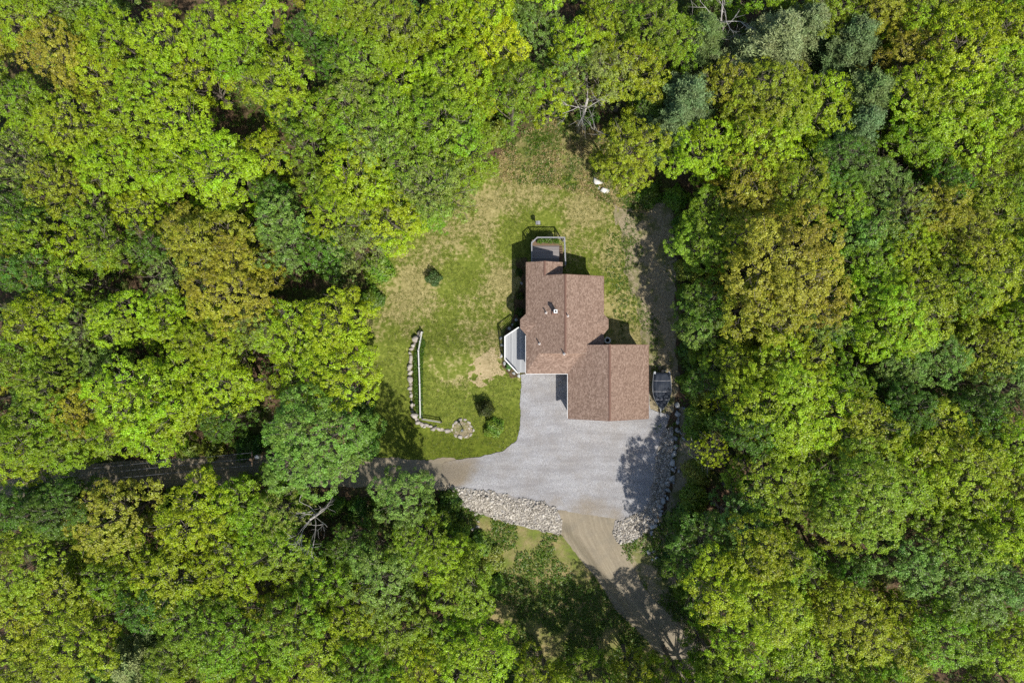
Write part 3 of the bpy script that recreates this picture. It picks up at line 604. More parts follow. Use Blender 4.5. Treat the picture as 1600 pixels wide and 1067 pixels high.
x, y = scatter(17000, (-60, -60, 1660, 1130), lambda x, y: (inclear(x, y) < -.5) & (np.max([sdf(q, x, y) for q in SHEETS], axis=0) < -.2) & (wob(x, y, 3, 21) > -.45)); tag(plants('undergrowth', x, y, 14, .45, .5, .2, M['cover']), 'low green undergrowth covering the forest floor', 'undergrowth')
bp = pxpoly(bank_px); sp_ = pxpoly(south_px); ep = pxpoly(east_px); vp = pxpoly(verge_px)
x, y = scatter(8000, (760, 170, 1020, 340), lambda x, y: (sdf(bp, x, y) > -.2) & (wob(x, y, .9, 6) + R.normal(0, .45, x.shape) > .1)); tag(plants('meadow_grass', x, y, 9, .22, .3, .16, M['lushgrass'], .7, .3), 'tussocky green grass on the rough back meadow', 'grass')
x, y = scatter(5000, (760, 170, 1020, 340), lambda x, y: (sdf(bp, x, y) > -.3) & (wob(x, y, 1.0, 5) + R.normal(0, .4, x.shape) > -.05)); tag(plants('meadow_straw', x, y, 9, .25, .25, .2, M['straw'], .5, .22), 'flattened straw-coloured dead grass on the rough back meadow', 'dry grass')
x, y = scatter(13000, (690, 780, 1110, 1130), lambda x, y: (np.maximum(sdf(sp_, x, y), sdf(ep, x, y)) > .05) & norip(x, y) & (wob(x, y, 1.2, 31) > -.25)); tag(plants('bank_plants', x, y, 8, .3, .28, .17, M['cover'], .6, .6), 'low weeds on the grassy bank below the riprap', 'weeds')
x, y = scatter(60000, (550, 250, 1030, 730), lambda x, y: (sdf(lawn_poly, x, y) > -.12) & norip(x, y) & (wob(x, y, 1.5, 41) > -.45)); tag(plants('lawn_blades', x, y, 3, .14, .05, .09, M['grass'], .8, .35), 'short patchy grass blades across the lawn', 'grass')
strip = pxpoly([(658, 526), (664, 534), (660, 560), (660, 650), (652, 652), (648, 600), (648, 560), (652, 540)])
x, y = scatter(9000, (640, 515, 670, 660), lambda x, y: sdf(strip, x, y) > 0); tag(plants('long_grass', x, y, 7, .14, .25, .14, M['lushgrass'], .7, .3), 'strip of long lush grass between the rail fence and stone wall', 'grass')
x, y = scatter(2600, (950, 280, 1075, 680), lambda x, y: (sdf(vp, x, y) > -.3) & (wob(x, y, 1.4, 51) > .12)); tag(plants('verge_weeds', x, y, 9, .22, .16, .13, M['cover'], .6, .5), 'sparse weeds on the sandy verge', 'weeds')
x, y = scatter(5200, (550, 255, 1020, 722), lambda x, y: ((np.abs(sdf(lawn_poly, x, y)) < .28) | (np.abs(sdf(CLEAR[3], x, y) + .12) < .16)) & norip(x, y) & (sdf(lawn_poly, x, y) > -.28)); tag(plants('lawn_edge_grass', x, y, 6, .14, .1, .12, M['grass'], .8, .35), 'longer ragged grass along the lawn edge', 'grass')

# ------------------------------------------------------------------ stones
def hull(seed, k=15, sq=(1, 1, 1)):
    r = random.Random(seed); bm = bmesh.new()
    for _ in range(k):
        v = Vector((r.gauss(0, 1), r.gauss(0, 1), r.gauss(0, 1))).normalized(); v = Vector([math.copysign(abs(c) ** .75, c) for c in v]) * r.uniform(.8, 1.05); bm.verts.new([v[i] * sq[i] for i in range(3)])
    q = bmesh.ops.convex_hull(bm, input=bm.verts); 
    bmesh.ops.delete(bm, geom=[v for v in bm.verts if not v.link_faces], context='VERTS'); bmesh.ops.triangulate(bm, faces=bm.faces)
    bm.verts.ensure_lookup_table(); bm.verts.index_update()
    vs = np.array([v.co[:] for v in bm.verts]); fs = np.array([[v.index for v in f.verts] for f in bm.faces]); bm.free(); return vs, fs
HULL = [hull(300 + i, 11 + i % 4, (1, .8 + .05 * (i % 5), 1)) for i in range(10)]; SM = {}
def stone(px, py, r_, mat, parent, org, hs=.7, name='stone', up=.0, asp=None):
    x, y, z = G(px, py); k = rnd.randrange(10)
    if (k, mat) not in SM: me = arr_mesh('stone', HULL[k][0], HULL[k][1]); me.materials.append(M[mat]); SM[(k, mat)] = me
    o = link(name, SM[(k, mat)], None, parent); s = r_ * .068
    o.location = (x - org[0], y - org[1], z - org[2] + s * hs * .45 + up); o.rotation_euler = (rnd.uniform(-.25, .25), rnd.uniform(-.25, .25), rnd.uniform(0, 6.28)); q = asp or rnd.uniform(.75, 1.25)
    o.scale = (s * q, s / q, s * hs); return o
def crop(pts, o, s): return [(o[0] + a_ / s, o[1] + b_ / s) for a_, b_ in pts]
wl = crop([(395,165),(370,205),(350,245),(340,290),(337,325),(333,375),(335,415),(337,465),(340,520),(342,565),(345,610),(348,650),(362,690),(385,740),(435,755),(485,765),(528,780),(575,790)], (560, 480), 4.103)
org = G(643, 600); e = empty('stone_wall', org, 'rough fieldstone retaining wall edging the lawn terrace beside the white rail', 'wall')
for i, (a_, b_) in enumerate(wl):
    stone(a_, b_, rnd.uniform(4.0, 7.0), 'stone', e, org, rnd.uniform(.6, 1.1))
    if i < len(wl) - 1:
        a2, b2 = wl[i + 1]; stone((a_ + a2) / 2 + rnd.uniform(-1.5, 1.5), (b_ + b2) / 2 + rnd.uniform(-1, 1), rnd.uniform(3, 5), 'stone', e, org, .8)
        if i % 2 == 0: stone(a_ + rnd.uniform(-4, 4), b_ + rnd.uniform(-4, 4), rnd.uniform(2.2, 3), 'stone', e, org, .8)
org = G(723, 673); e = empty('stone_ring', org, 'ring of pale boulders around a bare bed at the end of the terrace wall', 'stone ring')
for a_, b_ in crop([(600,780),(606,758),(626,737),(652,722),(682,720),(708,735),(726,758),(738,788),(722,815),(690,828),(655,832),(622,818)], (560, 480), 4.103):
    o = stone(a_, b_, rnd.uniform(3.0, 4.4), 'stone', e, org, rnd.uniform(.5, .8), asp=rnd.uniform(1.1, 1.35)); o.rotation_euler.z = math.atan2(671 - b_, a_ - 722.5) + math.pi / 2 + rnd.uniform(-.25, .25)
for k in range(9): a_ = rnd.uniform(0, 6.28); stone(722 + 11 * math.cos(a_), 671 + 9 * math.sin(a_), rnd.uniform(1.6, 2.6), 'stone', e, org, .7)
sheet('ring_bed', pxpoly([(708, 665), (720, 657), (735, 662), (740, 674), (732, 684), (715, 683), (706, 675)]), M['verge'], .08, .14, .1, .3, 12)
wr = crop([(497,290),(497,332),(497,372),(497,412),(493,455),(488,495),(480,530),(473,573),(475,610),(470,652),(447,675),(440,712),(428,755),(416,787),(407,825),(392,858),(378,880),(370,915)], (900, 540), 3.14)
org = G(1045, 740); e = empty('boulder_wall', org, 'long line of grey boulders curving beside the riprap and gravel', 'wall')
for i, (a_, b_) in enumerate(wr):
    stone(a_, b_, rnd.uniform(4.6, 7.4), 'bluestone', e, org, rnd.uniform(.6, 1.0))
    if i % 2: stone(a_ + rnd.uniform(-5, 5), b_ + rnd.uniform(5, 8), rnd.uniform(2.4, 3.6), 'bluestone', e, org, .8)
    if i % 4 == 0: stone(a_ + rnd.uniform(6, 12), b_ + rnd.uniform(-5, 5), rnd.uniform(2.2, 4), 'bluestone', e, org, .8)
for (a_, b_), r_, lb in zip(crop([(358,1010),(381,1006),(396,1040),(377,1046)], (900, 540), 3.14), (5, 3.6, 3.8, 3), ('largest pale grey boulder in the loose pile beside the lower dirt drive', 'smaller grey boulder touching the largest one beside the lower dirt drive', 'outlying flat grey boulder nearest the thicket beside the lower dirt drive', 'smallest grey boulder in the loose pile beside the lower dirt drive')):
    o = stone(a_, b_, r_, 'bluestone', None, (0, 0, 0), .8, 'boulder'); tag(o, lb, 'boulder', 'loose boulders beside the lower drive')
for px, py, r_, lb, q in ((937, 283, 10.5, 'large white round boulder at the far lawn edge', 1.0), (946, 299, 7.2, 'low elongated white rock beside the large white boulder', 1.5), (936, 294, 3, 'small white rock wedged by the large white boulder', 1.2)):
    o = stone(px, py, r_, 'white_rock', None, (0, 0, 0), .75, 'boulder', 0, q); tag(o, lb, 'boulder')
org = G(735, 800); e = empty('low_stone_edging', org, 'short curved row of small stones among weeds below the riprap', 'stone edging')
for a_, b_ in crop([(535,240),(560,243),(585,245),(612,262),(632,285),(645,315),(640,340),(615,350),(575,355),(545,358)], (530, 707), 2.963): stone(a_, b_, rnd.uniform(3, 4.3), 'stone', e, org, .8)
org = G(800, 570); e = empty('bed_edging', org, 'grey stones edging the planting bed around the porch', 'stone edging')
for a_, b_ in [(783, 528), (785, 540), (783, 556), (788, 568), (795, 577), (803, 583), (811, 587), (806, 500), (813, 488), (815, 443), (796, 514), (802, 508)]: stone(a_, b_, rnd.uniform(2.6, 4.2), 'bluestone', e, org, .7)
def riprap(name, pts, n, label):
    poly = pxpoly(pts); x0, y0 = poly.min(0); x1, y1 = poly.max(0); x = R.uniform(x0, x1, n * 4); y = R.uniform(y0, y1, n * 4); k = sdf(poly, x, y) + .25 * wob(x, y, .5, 3) > .02; x, y = x[k][:n], y[k][:n]
    Vs = []; Fs = []; b = 0
    for i in range(len(x)):
        v, f = HULL[i % 10]; s = .055 + .11 * R.uniform() ** 1.8 + (R.uniform(.05, .14) if R.uniform() < .06 else 0); q, _ = np.linalg.qr(R.normal(0, 1, (3, 3))); v = (v * np.array([1, .8, .65]) * s) @ q
        if np.linalg.det(q) < 0: f = f[:, ::-1]
        Vs.append(v + np.array([x[i], y[i], g1(x[i], y[i]) + .12 + s * .3])); Fs.append(f + b); b += len(v)
    o = link(name, arr_mesh(name, np.concatenate(Vs), np.concatenate(Fs)), M['riprap']); tag(o, label, 'riprap', None, 'stuff')
riprap('riprap_slope', rl, 3600, 'pale crushed riprap slope between the gravel and the weedy bank')
riprap('riprap_border', rr2, 2900, 'curved riprap border between the gravel and the boulder wall')

# ------------------------------------------------------------------ house
house = empty('house', (0, 0, 0), 'house with brown shingle roof, attached garage, back deck and white side porch', 'house')
ZE = 3.1; WX, EX, RX, NY, GY, SY = 1.41, 9.33, 5.27, 6.62, -1.19, -3.28; RZ = ZE + 2.0
pw = (RZ - ZE) / (RX - WX); pe = (RZ - ZE) / (EX - RX); T = .14
zw_ = lambda x: ZE + pw * (x - WX); ze_ = lambda x: ZE + pe * (EX - x); xr, NY2 = 3.28, 8.05
roof = MB().prism([(x, y, zw_(x)) for x, y in [(WX, SY), (WX + 1.29, GY), (RX, GY), (RX, NY), (xr, NY), (xr, NY2), (WX, NY2)]], T).build('roof', M['shingle'], house)
MB().prism([(RX, GY, RZ), (EX - 1.29, GY, ze_(EX - 1.29)), (EX, SY, ZE), (EX, NY, ZE), (RX, NY, RZ)], T).build('roof', M['shingle'], house)
skz = zw_(WX + 1.29)
MB().prism([(WX, SY, ZE), (EX, SY, ZE), (EX - 1.29, GY, skz), (WX + 1.29, GY, skz)], T).build('roof', M['shingle_x'], house)
MB().prism([(xr, NY - .3, zw_(xr)), (5.15, NY - .3, ZE), (5.15, NY2, ZE), (xr, NY2, zw_(xr))], T).build('roof', M['shingle'], house)
MB().add([(WX + 1.3, GY - .004, skz), (EX - 1.3, GY - .004, skz), (RX, GY - .004, RZ - .02), (WX + 1.3, GY + .1, skz - .1), (EX - 1.3, GY + .1, skz - .1), (RX, GY + .1, RZ - .1)], [(0, 1, 2), (5, 4, 3), (0, 3, 4, 1), (1, 4, 5, 2), (2, 5, 3, 0)]).build('gable', M['wall'], house)
GW, GE, GR, GN, GS = 5.66, 13.88, 9.65, -.34, -7.83; GZ = ZE + 2.0
MB().prism([(GW, GS, ZE), (GR, GS, GZ), (GR, GN, GZ), (GW, GN, ZE)], T).build('garage_roof', M['shingle'], house)
MB().prism([(GR, GS, GZ), (GE, GS, ZE), (GE, GN, ZE), (GR, GN, GZ)], T).build('garage_roof', M['shingle'], house)
for s, X_, ax in ((-1, WX, .83), (1, EX, 9.82)):                      # hipped bays
    ym = [P(0, p, ZE)[1] for p in (489.7, 498.9, 513, 523)]; ap = (WX + 1.05, (ym[1] + ym[2]) / 2, zw_(WX + 1.05) + .03) if s < 0 else (EX - .85, (ym[1] + ym[2]) / 2, ze_(EX - .85) + .03)
    ev = [(X_ - s * .05, ym[0], ZE + .035), (ax, ym[1], ZE - .02), (ax, ym[2], ZE - .02), (X_ - s * .05, ym[3], ZE + .035)]
    b = MB(); f = [(0, 1, 2), (0, 2, 3), (0, 3, 4)]; lo = [(x, y, z - T) for x, y, z in [ap] + ev]
    f = f if s < 0 else [q[::-1] for q in f]
    b.add([ap] + ev + lo, f + [tuple(5 + i for i in q[::-1]) for q in f] + [(1, 6, 7, 2), (2, 7, 8, 3), (3, 8, 9, 4)]).build('bay_roof', M['shingle_x'], house)
    b = MB(); xi = X_ + .4 if s < 0 else X_ - .4; xo = ax + .3 if s < 0 else ax - .3
    b.prism([(xi, ym[3] + .2, ZE - .16), (xi, ym[0] - .2, ZE - .16), (xo, ym[1] - .1, ZE - .16), (xo, ym[2] + .1, ZE - .16)][::(1 if s > 0 else 1)], 4.8).build('bay_wall', M['wall'], house)
# ridge caps as overlapping pieces
cap = MB().prism([(-.11, 0, -.03), (0, 0, .03), (0, .27, .018), (-.11, .27, -.04)], .02).prism([(0, 0, .03), (.11, 0, -.03), (.11, .27, -.04), (0, .27, .018)], .02); capm = mesh('ridge_cap', cap.v, cap.f); capm.materials.append(M['ridge'])
for X_, Z_, y0, y1 in ((GR, GZ, GS, GN), (RX, RZ, GY, NY), (xr, zw_(xr), NY, NY2)):
    y = y0
    while y < y1 - .2: link('ridge_cap', capm, None, house, (X_, y, Z_ + .015)); y += .235
# fascia / gutters (white)
for p, q in (((GW - .02, GS, ZE - .09), (GW - .02, SY - .05, ZE - .09)), ((WX, SY - .02, ZE - .09), (GW, SY - .02, ZE - .09)), ((WX - .02, SY, ZE - .09), (WX - .02, .6, ZE - .09)), ((GW + 1.9, GN + .02, ZE + .72), (GW, GN + .02, ZE - .1)), ((GR, GN + .02, GZ - .1), (GE, GN + .02, ZE - .1)), ((GR, GN + .02, GZ - .1), (GW + 1.9, GN + .02, ZE + .74)),
             ((RX, NY + .02, RZ - .1), (EX, NY + .02, ZE - .1)), ((RX, NY + .02, RZ - .1), (xr + .2, NY + .02, zw_(xr + .2) - .1)), ((EX + .02, NY, ZE - .1), (EX + .02, 3.0, ZE - .1)), ((GE + .02, GS, ZE - .1), (GE + .02, GN, ZE - .1)), ((GR, GS - .02, GZ - .1), (GE, GS - .02, ZE - .1)), ((GR, GS - .02, GZ - .1), (GW, GS - .02, ZE - .1))):
    wh = p[0] < GW + .01 and p[1] <= GS + .1 and q[1] > GS + 1 or p[0] <= WX + .01; MB().bar(p, q, .05 if wh else .035, .15).build('fascia', M['white' if wh else 'ridge'], house)
# walls
B0 = -2.2
MB().box(WX + .35, EX - .35, SY + .4, NY - .35, B0, ZE - .06).build('wall', M['wall'], house)
MB().box(WX + .36, 5.15 - .3, NY - .36, NY2 - .3, B0, ZE - .06).build('wall', M['wall'], house)
MB().add([(WX + .5, NY - .36, ZE - .1), (EX - .5, NY - .36, ZE - .1), (RX, NY - .36, RZ - .18), (WX + .5, NY - .5, ZE - .1), (EX - .5, NY - .5, ZE - .1), (RX, NY - .5, RZ - .18)], [(2, 1, 0), (3, 4, 5), (0, 1, 4, 3), (1, 2, 5, 4), (2, 0, 3, 5)]).build('gable', M['wall'], house)
MB().box(GW + .3, GE - .35, GS + .3, GN - .3, -1.4, ZE - .06).build('wall', M['wall'], house)
for yy in (GS + .31, GN - .31): MB().add([(GW + .4, yy, ZE - .1), (GE - .4, yy, ZE - .1), (GR, yy, GZ - .18), (GW + .4, yy + .1, ZE - .1), (GE - .4, yy + .1, ZE - .1), (GR, yy + .1, GZ - .18)], [(0, 1, 2), (5, 4, 3), (0, 3, 4, 1), (1, 4, 5, 2), (2, 5, 3, 0)]).build('gable', M['wall'], house)
def window(x, y, z, w, h_, d):
    o = MB(); g = MB()
    if d in 'NS':
        t = .05 if d == 'N' else -.05; o.box(x - w / 2 - .07, x + w / 2 + .07, min(y, y + t), max(y, y + t), z - .07, z + h_ + .07); t *= 1.4; g.box(x - w / 2, x + w / 2, min(y, y + t), max(y, y + t), z, z + h_)
    else:
        t = .05 if d == 'E' else -.05; o.box(min(x, x + t), max(x, x + t), y - w / 2 - .07, y + w / 2 + .07, z - .07, z + h_ + .07); t *= 1.4; g.box(min(x, x + t), max(x, x + t), y - w / 2, y + w / 2, z, z + h_)
    q = o.build('window', M['white'], house); g.build('pane', M['glass'], q)
for y in (5.4, 3.9): window(WX + .35, y, 1.1, .9, 1.3, 'W')
for y in (5.2, 3.6): window(EX - .35, y, 1.1, .9, 1.3, 'E')
window(7.4, NY - .35, 1.1, 1.1, 1.3, 'N'); window(GE - .35, -4, 1.2, .9, 1.0, 'E'); window(GR, GN - .3, 1.2, .9, 1.0, 'N'); window(3.6, SY + .4, 1.1, 1.2, 1.3, 'S')
for y in (-4.6,): MB().box(GW + .24, GW + .31, y - .5, y + .5, .05, 2.1).build('door', M['white'], house)
for x in (7.8, 11.6):
    d = MB().box(x - 1.4, x + 1.4, GS + .24, GS + .31, .05, 2.3).build('garage_door', M['white'], house)
    for k in range(4): MB().box(x - 1.32, x + 1.32, GS + .215, GS + .25, .12 + k * .55, .6 + k * .55).build('panel', M['white'], d)
# chimney and pipes
cx_, cy_ = P(867.6, 486.8, 5.2); zr = zw_(cx_)
ch = MB().box(cx_ - .15, cx_ + .15, cy_ - .15, cy_ + .15, zr - .2, zr + 1.15).build('chimney', M['wall'], house)
MB().box(cx_ - .175, cx_ + .175, cy_ - .175, cy_ + .175, zr + 1.15, zr + 1.25).build('chimney_cap', M['white'], ch); MB().box(cx_ - .085, cx_ + .085, cy_ - .085, cy_ + .085, zr + 1.2, zr + 1.256).build('flue', M['black'], ch)
MB().box(cx_ - .3, cx_ + .24, cy_ - .28, cy_ + .22, zr - .2, zr + .04).build('flashing', M['ridge'], ch)
for px, py, hh in ((854, 488, .75), (888, 493, .7), (843.5, 537, .8), (882.5, 553, .7)):
    x, y = P(px, py, 4.7); z = zw_(x) if x < RX else ze_(x); x, y = P(px, py, z + hh)
    p_ = MB().lathe((x, y, z - .1), [(.055, 0), (.055, hh + .1), (.04, hh + .1), (.04, hh)], 10).build('vent_pipe', M['pvc'], house); MB().lathe((x, y, z - .12), [(.15, 0), (.13, .16), (.06, .22)], 10).build('flashing', M['pvc'], p_)
x, y = P(945, 478, 1.4); MB().box(EX - .36, EX + .12, y - .42, y + .42, .9, 1.55).build('wall_cabinet', M['white'], house)
# back deck
DZ = .45; dk = MB(); org = (0, 0, 0)
y0, y1 = NY2 - .28, 10.72; x0, x1 = 2.12, 4.98; n = int((y1 - y0 - .5) / .145)
for k in range(n):
    y = y0 + k * .145; MB().box(x0, x1, y, y + .137, DZ - .035, DZ + rnd.uniform(-.002, .002)).build('deck_board', M['deck'], house)
MB().box(x0, x1, y0, y1, DZ - .24, DZ - .05).build('deck_frame', M['wood'], house)
for k in range(9): MB().box(x1 + .06, 5.45, 7.95 + k * .27, 8.22 + k * .27, DZ - .2 - k * .19 - .04, DZ - .2 - k * .19).build('step', M['wood'], house)
def railing(pts, zf, hr, mat, w=.11, bal=.16, solid=False):
    for a_, b_ in zip(pts[:-1], pts[1:]):
        MB().bar((*a_, zf + hr), (*b_, zf + hr), w, .04).build('top_rail', mat, house); MB().bar((*a_, zf + .1), (*b_, zf + .1), .05, .05).build('bottom_rail', mat, house)
        L = math.dist(a_, b_); k = max(2, int(L / bal)); m = MB()
        for i in range(1, k): t = i / k; x, y = a_[0] + (b_[0] - a_[0]) * t, a_[1] + (b_[1] - a_[1]) * t; MB().box(x - .02, x + .02, y - .02, y + .02, zf + .1, zf + hr).build('baluster', mat, house)
    for x, y in pts: MB().box(x - .05, x + .05, y - .05, y + .05, zf - 2.2, zf + hr + .05).build('post', mat, house)
railing([(2.06, 8.1), (2.06, 10.3), (2.64, 10.82), (5.48, 10.82), (5.58, 8.0)], DZ, 1.0, M['rail'])
MB().box(2.66, 4.95, 10.3, 10.7, DZ, DZ + .4).build('planter', M['wood'], house)
x = R.uniform(2.7, 4.9, 90); y = R.uniform(10.33, 10.68, 90); m = 9; ci = np.repeat(np.arange(90), m); C = np.c_[x[ci] + R.normal(0, .07, 90 * m), y[ci] + R.normal(0, .07, 90 * m), DZ + .42 + np.abs(R.normal(.1, .1, 90 * m))]
o = link('planter_plants', cloud_mesh('planter_plants', leaf_quads(C, np.tile([0, 0, 1.0], (len(C), 1)), np.full(len(C), .11), .6), R.uniform(.2, .9, len(C)), R.uniform(0, 1, len(C))), M['lushgrass'], house); o['kind'] = 'stuff'
for px_, py_ in ((2.2, 10.2), (4.9, 10.2), (4.9, 8.2)): MB().box(px_ - .08, px_ + .08, py_ - .08, py_ + .08, -2.2, DZ - .24).build('deck_post', M['wood'], house)
# white side porch
PZ = .42; pts = [P(820.5, 517, PZ), P(810, 512, PZ), P(789, 526, PZ), P(789, 561, PZ), P(808.5, 582, PZ), P(820.5, 582, PZ)]
x = pts[2][0]
while x < WX + .3:
    def yat(x, A, B): t = 0 if abs(B[0] - A[0]) < 1e-6 else (x - A[0]) / (B[0] - A[0]); t = min(1, max(0, t)); return A[1] + (B[1] - A[1]) * t
    xm = x + .07; ytop = yat(xm, pts[2], pts[1]) if xm < pts[1][0] else pts[1][1]; ybot = yat(xm, pts[3], pts[4]) if xm < pts[4][0] else pts[4][1]
    MB().box(x, x + .135, ybot, ytop, PZ - .035, PZ + rnd.uniform(-.002, .002)).build('porch_board', M['porch'], house); x += .143
MB().prism([(*p, PZ - .05) for p in ([(WX + .4, pts[5][1])] + [(WX + .4, pts[0][1]), pts[1], pts[2], pts[3], pts[4]])], .2).build('porch_frame', M['white'], house)
railing([pts[1], pts[2], pts[3], pts[4]], PZ, .95, M['white'], .12)
for px_, py_ in pts[1:5]: MB().box(px_ + .1, px_ + .25, py_ - .07, py_ + .07, -2, PZ - .25).build('porch_post', M['white'], house)
for k, (a_, b_) in enumerate(((.35, .5), (.35, -1.1))):
    pass
MB().box(WX + .28, WX + .345, -1.6, -.7, PZ, PZ + 2.05).build('door', M['white'], house)
# round white tank by the garage
x, y, z = G(949.5, 531.5, 1.0); e = empty('barrel', (x, y, z), 'white round open-topped barrel beside the garage gable', 'barrel')
MB().lathe((0, 0, 0), [(.34, 0), (.36, .5), (.34, 1.0), (.20, 1.0), (.20, .8)], 20).build('barrel_body', M['white'], e, smooth=False); MB().lathe((0, 0, .7), [(.195, 0), (.195, .14)], 20).build('dark_lid', M['black'], e)

# ------------------------------------------------------------------ boat on its trailer
bx_, by_, bz_ = G(1034, 608, .9); Lb, Wb = 3.95, 1.9
e = empty('boat', (bx_, by_, bz_), 'small motorboat under a dark tarp parked beside the garage', 'boat')
st = np.linspace(0, 1, 15); hv = []; hf = []; cv = []; cf = []; nc = 13
def half(t): return Wb / 2 * (1 if t < .45 else max(.03, 1 - ((t - .45) / .55) ** 2.1)) * (.90 + .1 * min(1, t / .3))
for i, t in enumerate(st):
    y = 1.75 - t * Lb; w = half(t); zk = .42 + .28 * max(0, (t - .6) / .4) ** 2; zt = .98 + .14 * t ** 2
    for k in range(9):
        u = -1 + k / 4; hv.append((w * u, y, zk + (zt - zk) * abs(u) ** 1.7))
    for k in range(nc):
        u = -1 + 2 * k / (nc - 1); crest = .30 * (1 - u * u) * math.sin(math.pi * min(1, .25 + t * .7)) + .10 * math.exp(-((t - .33) / .05) ** 2) * (1 - u * u)
        fold = .045 * math.sin(9 * u + 13 * t) + .05 * math.sin(27 * t + 3 * u) * (1 - abs(u)) + .05 * math.sin(17 * (u + t * 1.7)); edge_ = abs(u) > .95
        cv.append((w * 1.03 * u, y, zt + .03 + crest + (0 if edge_ else fold) - (.14 if edge_ else 0)))
for i in range(14):
    for k in range(8): a_ = i * 9 + k; hf.append((a_, a_ + 9, a_ + 10, a_ + 1))
    for k in range(nc - 1): a_ = i * nc + k; cf.append((a_, a_ + 1, a_ + nc + 1, a_ + nc))
hf.append(tuple(range(9))); cf.append(tuple(range(nc))[::-1])
for nme, v, f, mt in (('hull', hv, hf, 'hull'), ('cover', cv, cf, 'tarp')):
    me = mesh(nme, v, f); me.polygons.foreach_set('use_smooth', np.ones(len(f), dtype=bool)); link(nme, me, M[mt], e)
for s in (-1, 1): MB().tube([(s * half(t) * 1.02, 1.75 - t * Lb, 1.0 + .14 * t ** 2) for t in np.linspace(0, .97, 9)], .03, 6).build('gunwale', M['galv'], e)
for q in (3, 7, 10):
    b = MB()
    for k in range(nc - 1): b.bar(Vector(cv[q * nc + k]) + Vector((0, 0, .012)), Vector(cv[q * nc + k + 1]) + Vector((0, 0, .012)), .045, .012)
    b.build('strap', M['rail'], e)
mo = MB().lathe((0, 1.95, .55), [(.1, 0), (.1, .5), (.19, .55), (.21, .75), (.15, .92), (.05, .95)], 12).build('outboard_motor', M['rubber'], e); MB().box(-.06, .06, 1.9, 2.05, .1, .6).build('motor_leg', M['galv'], mo)
MB().tube([(.28, 1.9, .95), (.5, 1.95, 1.05)], .05, 6).build('handle', M['galv'], mo)
for s in (-1, 1): MB().box(s * .75 - .1, s * .75 + .1, 1.6, 1.86, .95, 1.08).build('corner_fitting', M['galv'], e)
e = empty('boat_trailer', (bx_, by_, bz_), 'galvanised single-axle trailer carrying the tarped boat', 'trailer')
f = MB(); f.bar((-.6, 1.6, .38), (-.6, -.7, .38), .08, .1); f.bar((.6, 1.6, .38), (.6, -.7, .38), .08, .1); f.bar((-.6, -.7, .38), (0, -2.2, .4), .08, .1); f.bar((.6, -.7, .38), (0, -2.2, .4), .08, .1); f.bar((-.6, 1.5, .38), (.6, 1.5, .38), .08, .08); f.bar((-.6, 0, .38), (.6, 0, .38), .08, .08); f.build('frame', M['galv'], e)
MB().bar((0, -2.2, .4), (0, -2.9, .42), .08, .09).build('tongue', M['galv'], e); MB().lathe((0, -2.55, .0), [(.03, 0), (.03, .4), (.05, .6)], 8).build('jack', M['galv'], e)
MB().bar((-.85, .45, .3), (.85, .45, .3), .06, .06).build('axle', M['galv'], e)
for s in (-1, 1):
    w = MB(); w.tube([(s * .78, .45, .3), (s * .96, .45, .3)], .3, 18); wo = w.build('wheel', M['rubber'], e); MB().tube([(s * .77, .45, .3), (s * .975, .45, .3)], .16, 12).build('rim', M['galv'], wo)
    m = MB(); A_ = [(.45 + .38 * math.cos(t), .3 + .38 * math.sin(t)) for t in np.linspace(.2, 2.94, 7)]
    for (a_, b_), (c_, d_) in zip(A_[:-1], A_[1:]): m.add([(s * .74, a_, b_), (s * 1.0, a_, b_), (s * 1.0, c_, d_), (s * .74, c_, d_)], [(0, 1, 2, 3)])
    m.build('fender', M['galv'], e)

# ------------------------------------------------------------------ fences, posts, power line
fp = [(659, 519), (653.5, 548), (655.5, 600), (656.5, 652)]; fw = [G(*p, .9) for p in fp]; org = fw[2]
e = empty('rail_fence', org, 'long white rail fence running along the terrace stone wall', 'fence')
def rel(p, dz): return (p[0] - org[0], p[1] - org[1], p[2] - org[2] + dz)
for a_, b_ in zip(fw[:-1], fw[1:]):
    for hz in (.95, .5): MB().bar(rel(a_, hz), rel(b_, hz), .085 if hz > .9 else .05, .08).build('rail', M['oldwhite'], e)
    for t in np.linspace(0, 1, 3)[:-1]:
        x = a_[0] + (b_[0] - a_[0]) * t; y = a_[1] + (b_[1] - a_[1]) * t; z = g1(x, y); MB().box(x - org[0] - .06, x - org[0] + .06, y - org[1] - .06, y - org[1] + .06, z - org[2] - .3, z - org[2] + 1.02).build('post', M['oldwhite'], e)
x, y, z = fw[-1]; MB().box(x - org[0] - .06, x - org[0] + .06, y - org[1] - .06, y - org[1] + .06, z - org[2] - .3, z - org[2] + 1.02).build('post', M['oldwhite'], e)
f2 = [G(659, 655, .8), G(689, 660, .8)]; org = f2[0]; e = empty('rail_fence', org, 'short weathered two-rail fence behind the terrace wall corner', 'fence')
for hz in (.85, .4): MB().bar(rel(f2[0], hz), rel(f2[1], hz), .08, .08).build('rail', M['deck'], e)
for p in f2: MB().box(p[0] - org[0] - .05, p[0] - org[0] + .05, p[1] - org[1] - .05, p[1] - org[1] + .05, p[2] - org[2] - .3, p[2] - org[2] + .95).build('post', M['deck'], e)
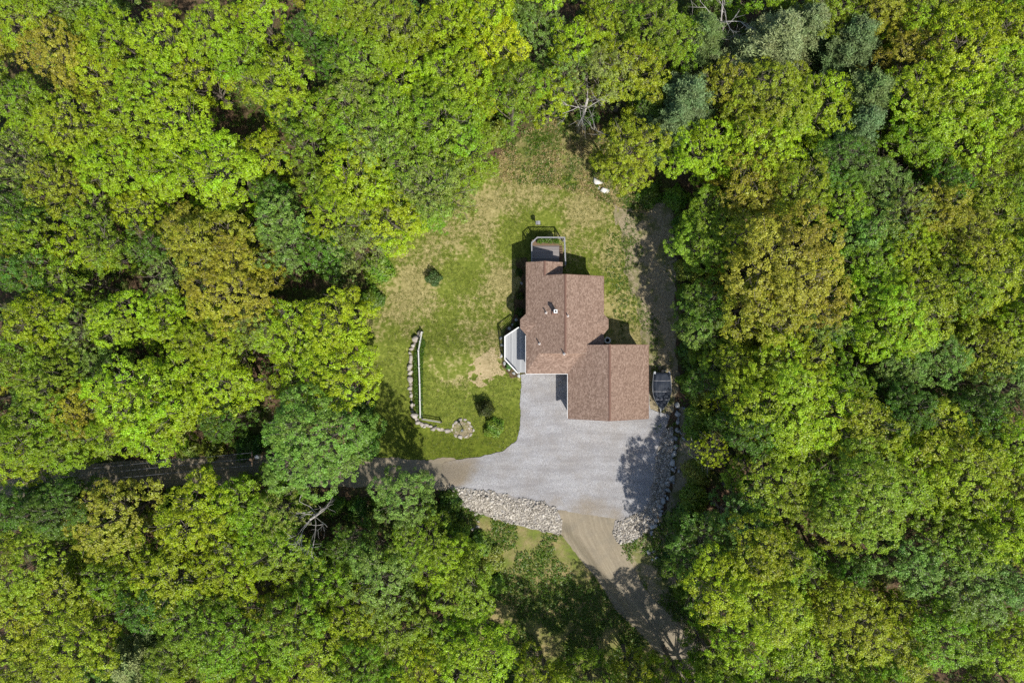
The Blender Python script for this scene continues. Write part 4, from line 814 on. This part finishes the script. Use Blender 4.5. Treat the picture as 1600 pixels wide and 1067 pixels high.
def gpost(px, py, h, label, head):
    x, y, z = G(px, py, h); e = empty('garden_post', (x, y, z), label, 'post'); MB().tube([(0, 0, -.2), (0, 0, h)], .05, 8).build('post', M['wood'], e)
    if head == 'house':
        b = MB().box(-.16, .16, -.16, .16, h, h + .3).build('bird_house', M['wood'], e); MB().prism([(-.24, -.2, h + .3), (0, -.2, h + .46), (0, .2, h + .46), (-.24, .2, h + .3)], .03).prism([(0, -.2, h + .46), (.24, -.2, h + .3), (.24, .2, h + .3), (0, .2, h + .46)], .03).build('bird_house_roof', M['rail'], e)
    else: MB().lathe((0, 0, h), [(.07, 0), (.17, .05), (.16, .22), (.06, .34)], 12).build('lantern', M['galv'], e)
gpost(840.5, 349, 1.3, 'short post with pale top standing on the lawn behind the deck', 'house'); gpost(722, 672, 1.5, 'dark lantern post inside the ring of stones', 'lantern')
def upole(px, py, h, label):
    x, y = P(px, py, h); z = g1(x, y); e = empty('utility_pole', (x, y, z), label, 'utility pole'); MB().tube([(0, 0, -.5), (0, 0, h - z)], [.17, .12], 10).build('pole', M['wood'], e)
    MB().bar((-.05, -.7, h - z - .5), (-.05, .7, h - z - .5), .1, .1).build('crossarm', M['wood'], e)
    for s in (-.6, 0, .6): MB().lathe((-.05, s, h - z - .45), [(.05, 0), (.06, .12), (.03, .2)], 8).build('insulator', M['galv'], e)
    MB().lathe((.3, .1, h - z - 1.4), [(.2, 0), (.22, .1), (.22, .7), (.1, .78)], 12).build('transformer', M['galv'], e); return x, y, h
a_ = upole(391, 718, 8.2, 'wooden utility pole with grey transformer beside the forest lane'); b_ = upole(-40, 762, 8.2, 'wooden utility pole hidden by trees at the far end of the forest lane')
for k, s in enumerate((-.6, .05, .6)):
    pts = [(a_[0] - .05 + (b_[0] - a_[0]) * t, a_[1] + s + (b_[1] - a_[1]) * t, 7.95 - 2.4 * t * (1 - t)) for t in np.linspace(0, 1, 14)]
    o = MB().tube(pts, .022, 5).build('power_line', M['cable']); tag(o, 'thin overhead power line strung along the forest lane', 'cable', 'power lines along the forest lane')
print('trees', ntree, 'tris', sum(len(m_.loop_triangles) if m_.loop_triangles else sum(max(0, p.loop_total - 2) for p in m_.polygons) for m_ in bpy.data.meshes if len(m_.polygons) < 3000) )
print('big', sum(len(m_.polygons) for m_ in bpy.data.meshes if len(m_.polygons) >= 3000))
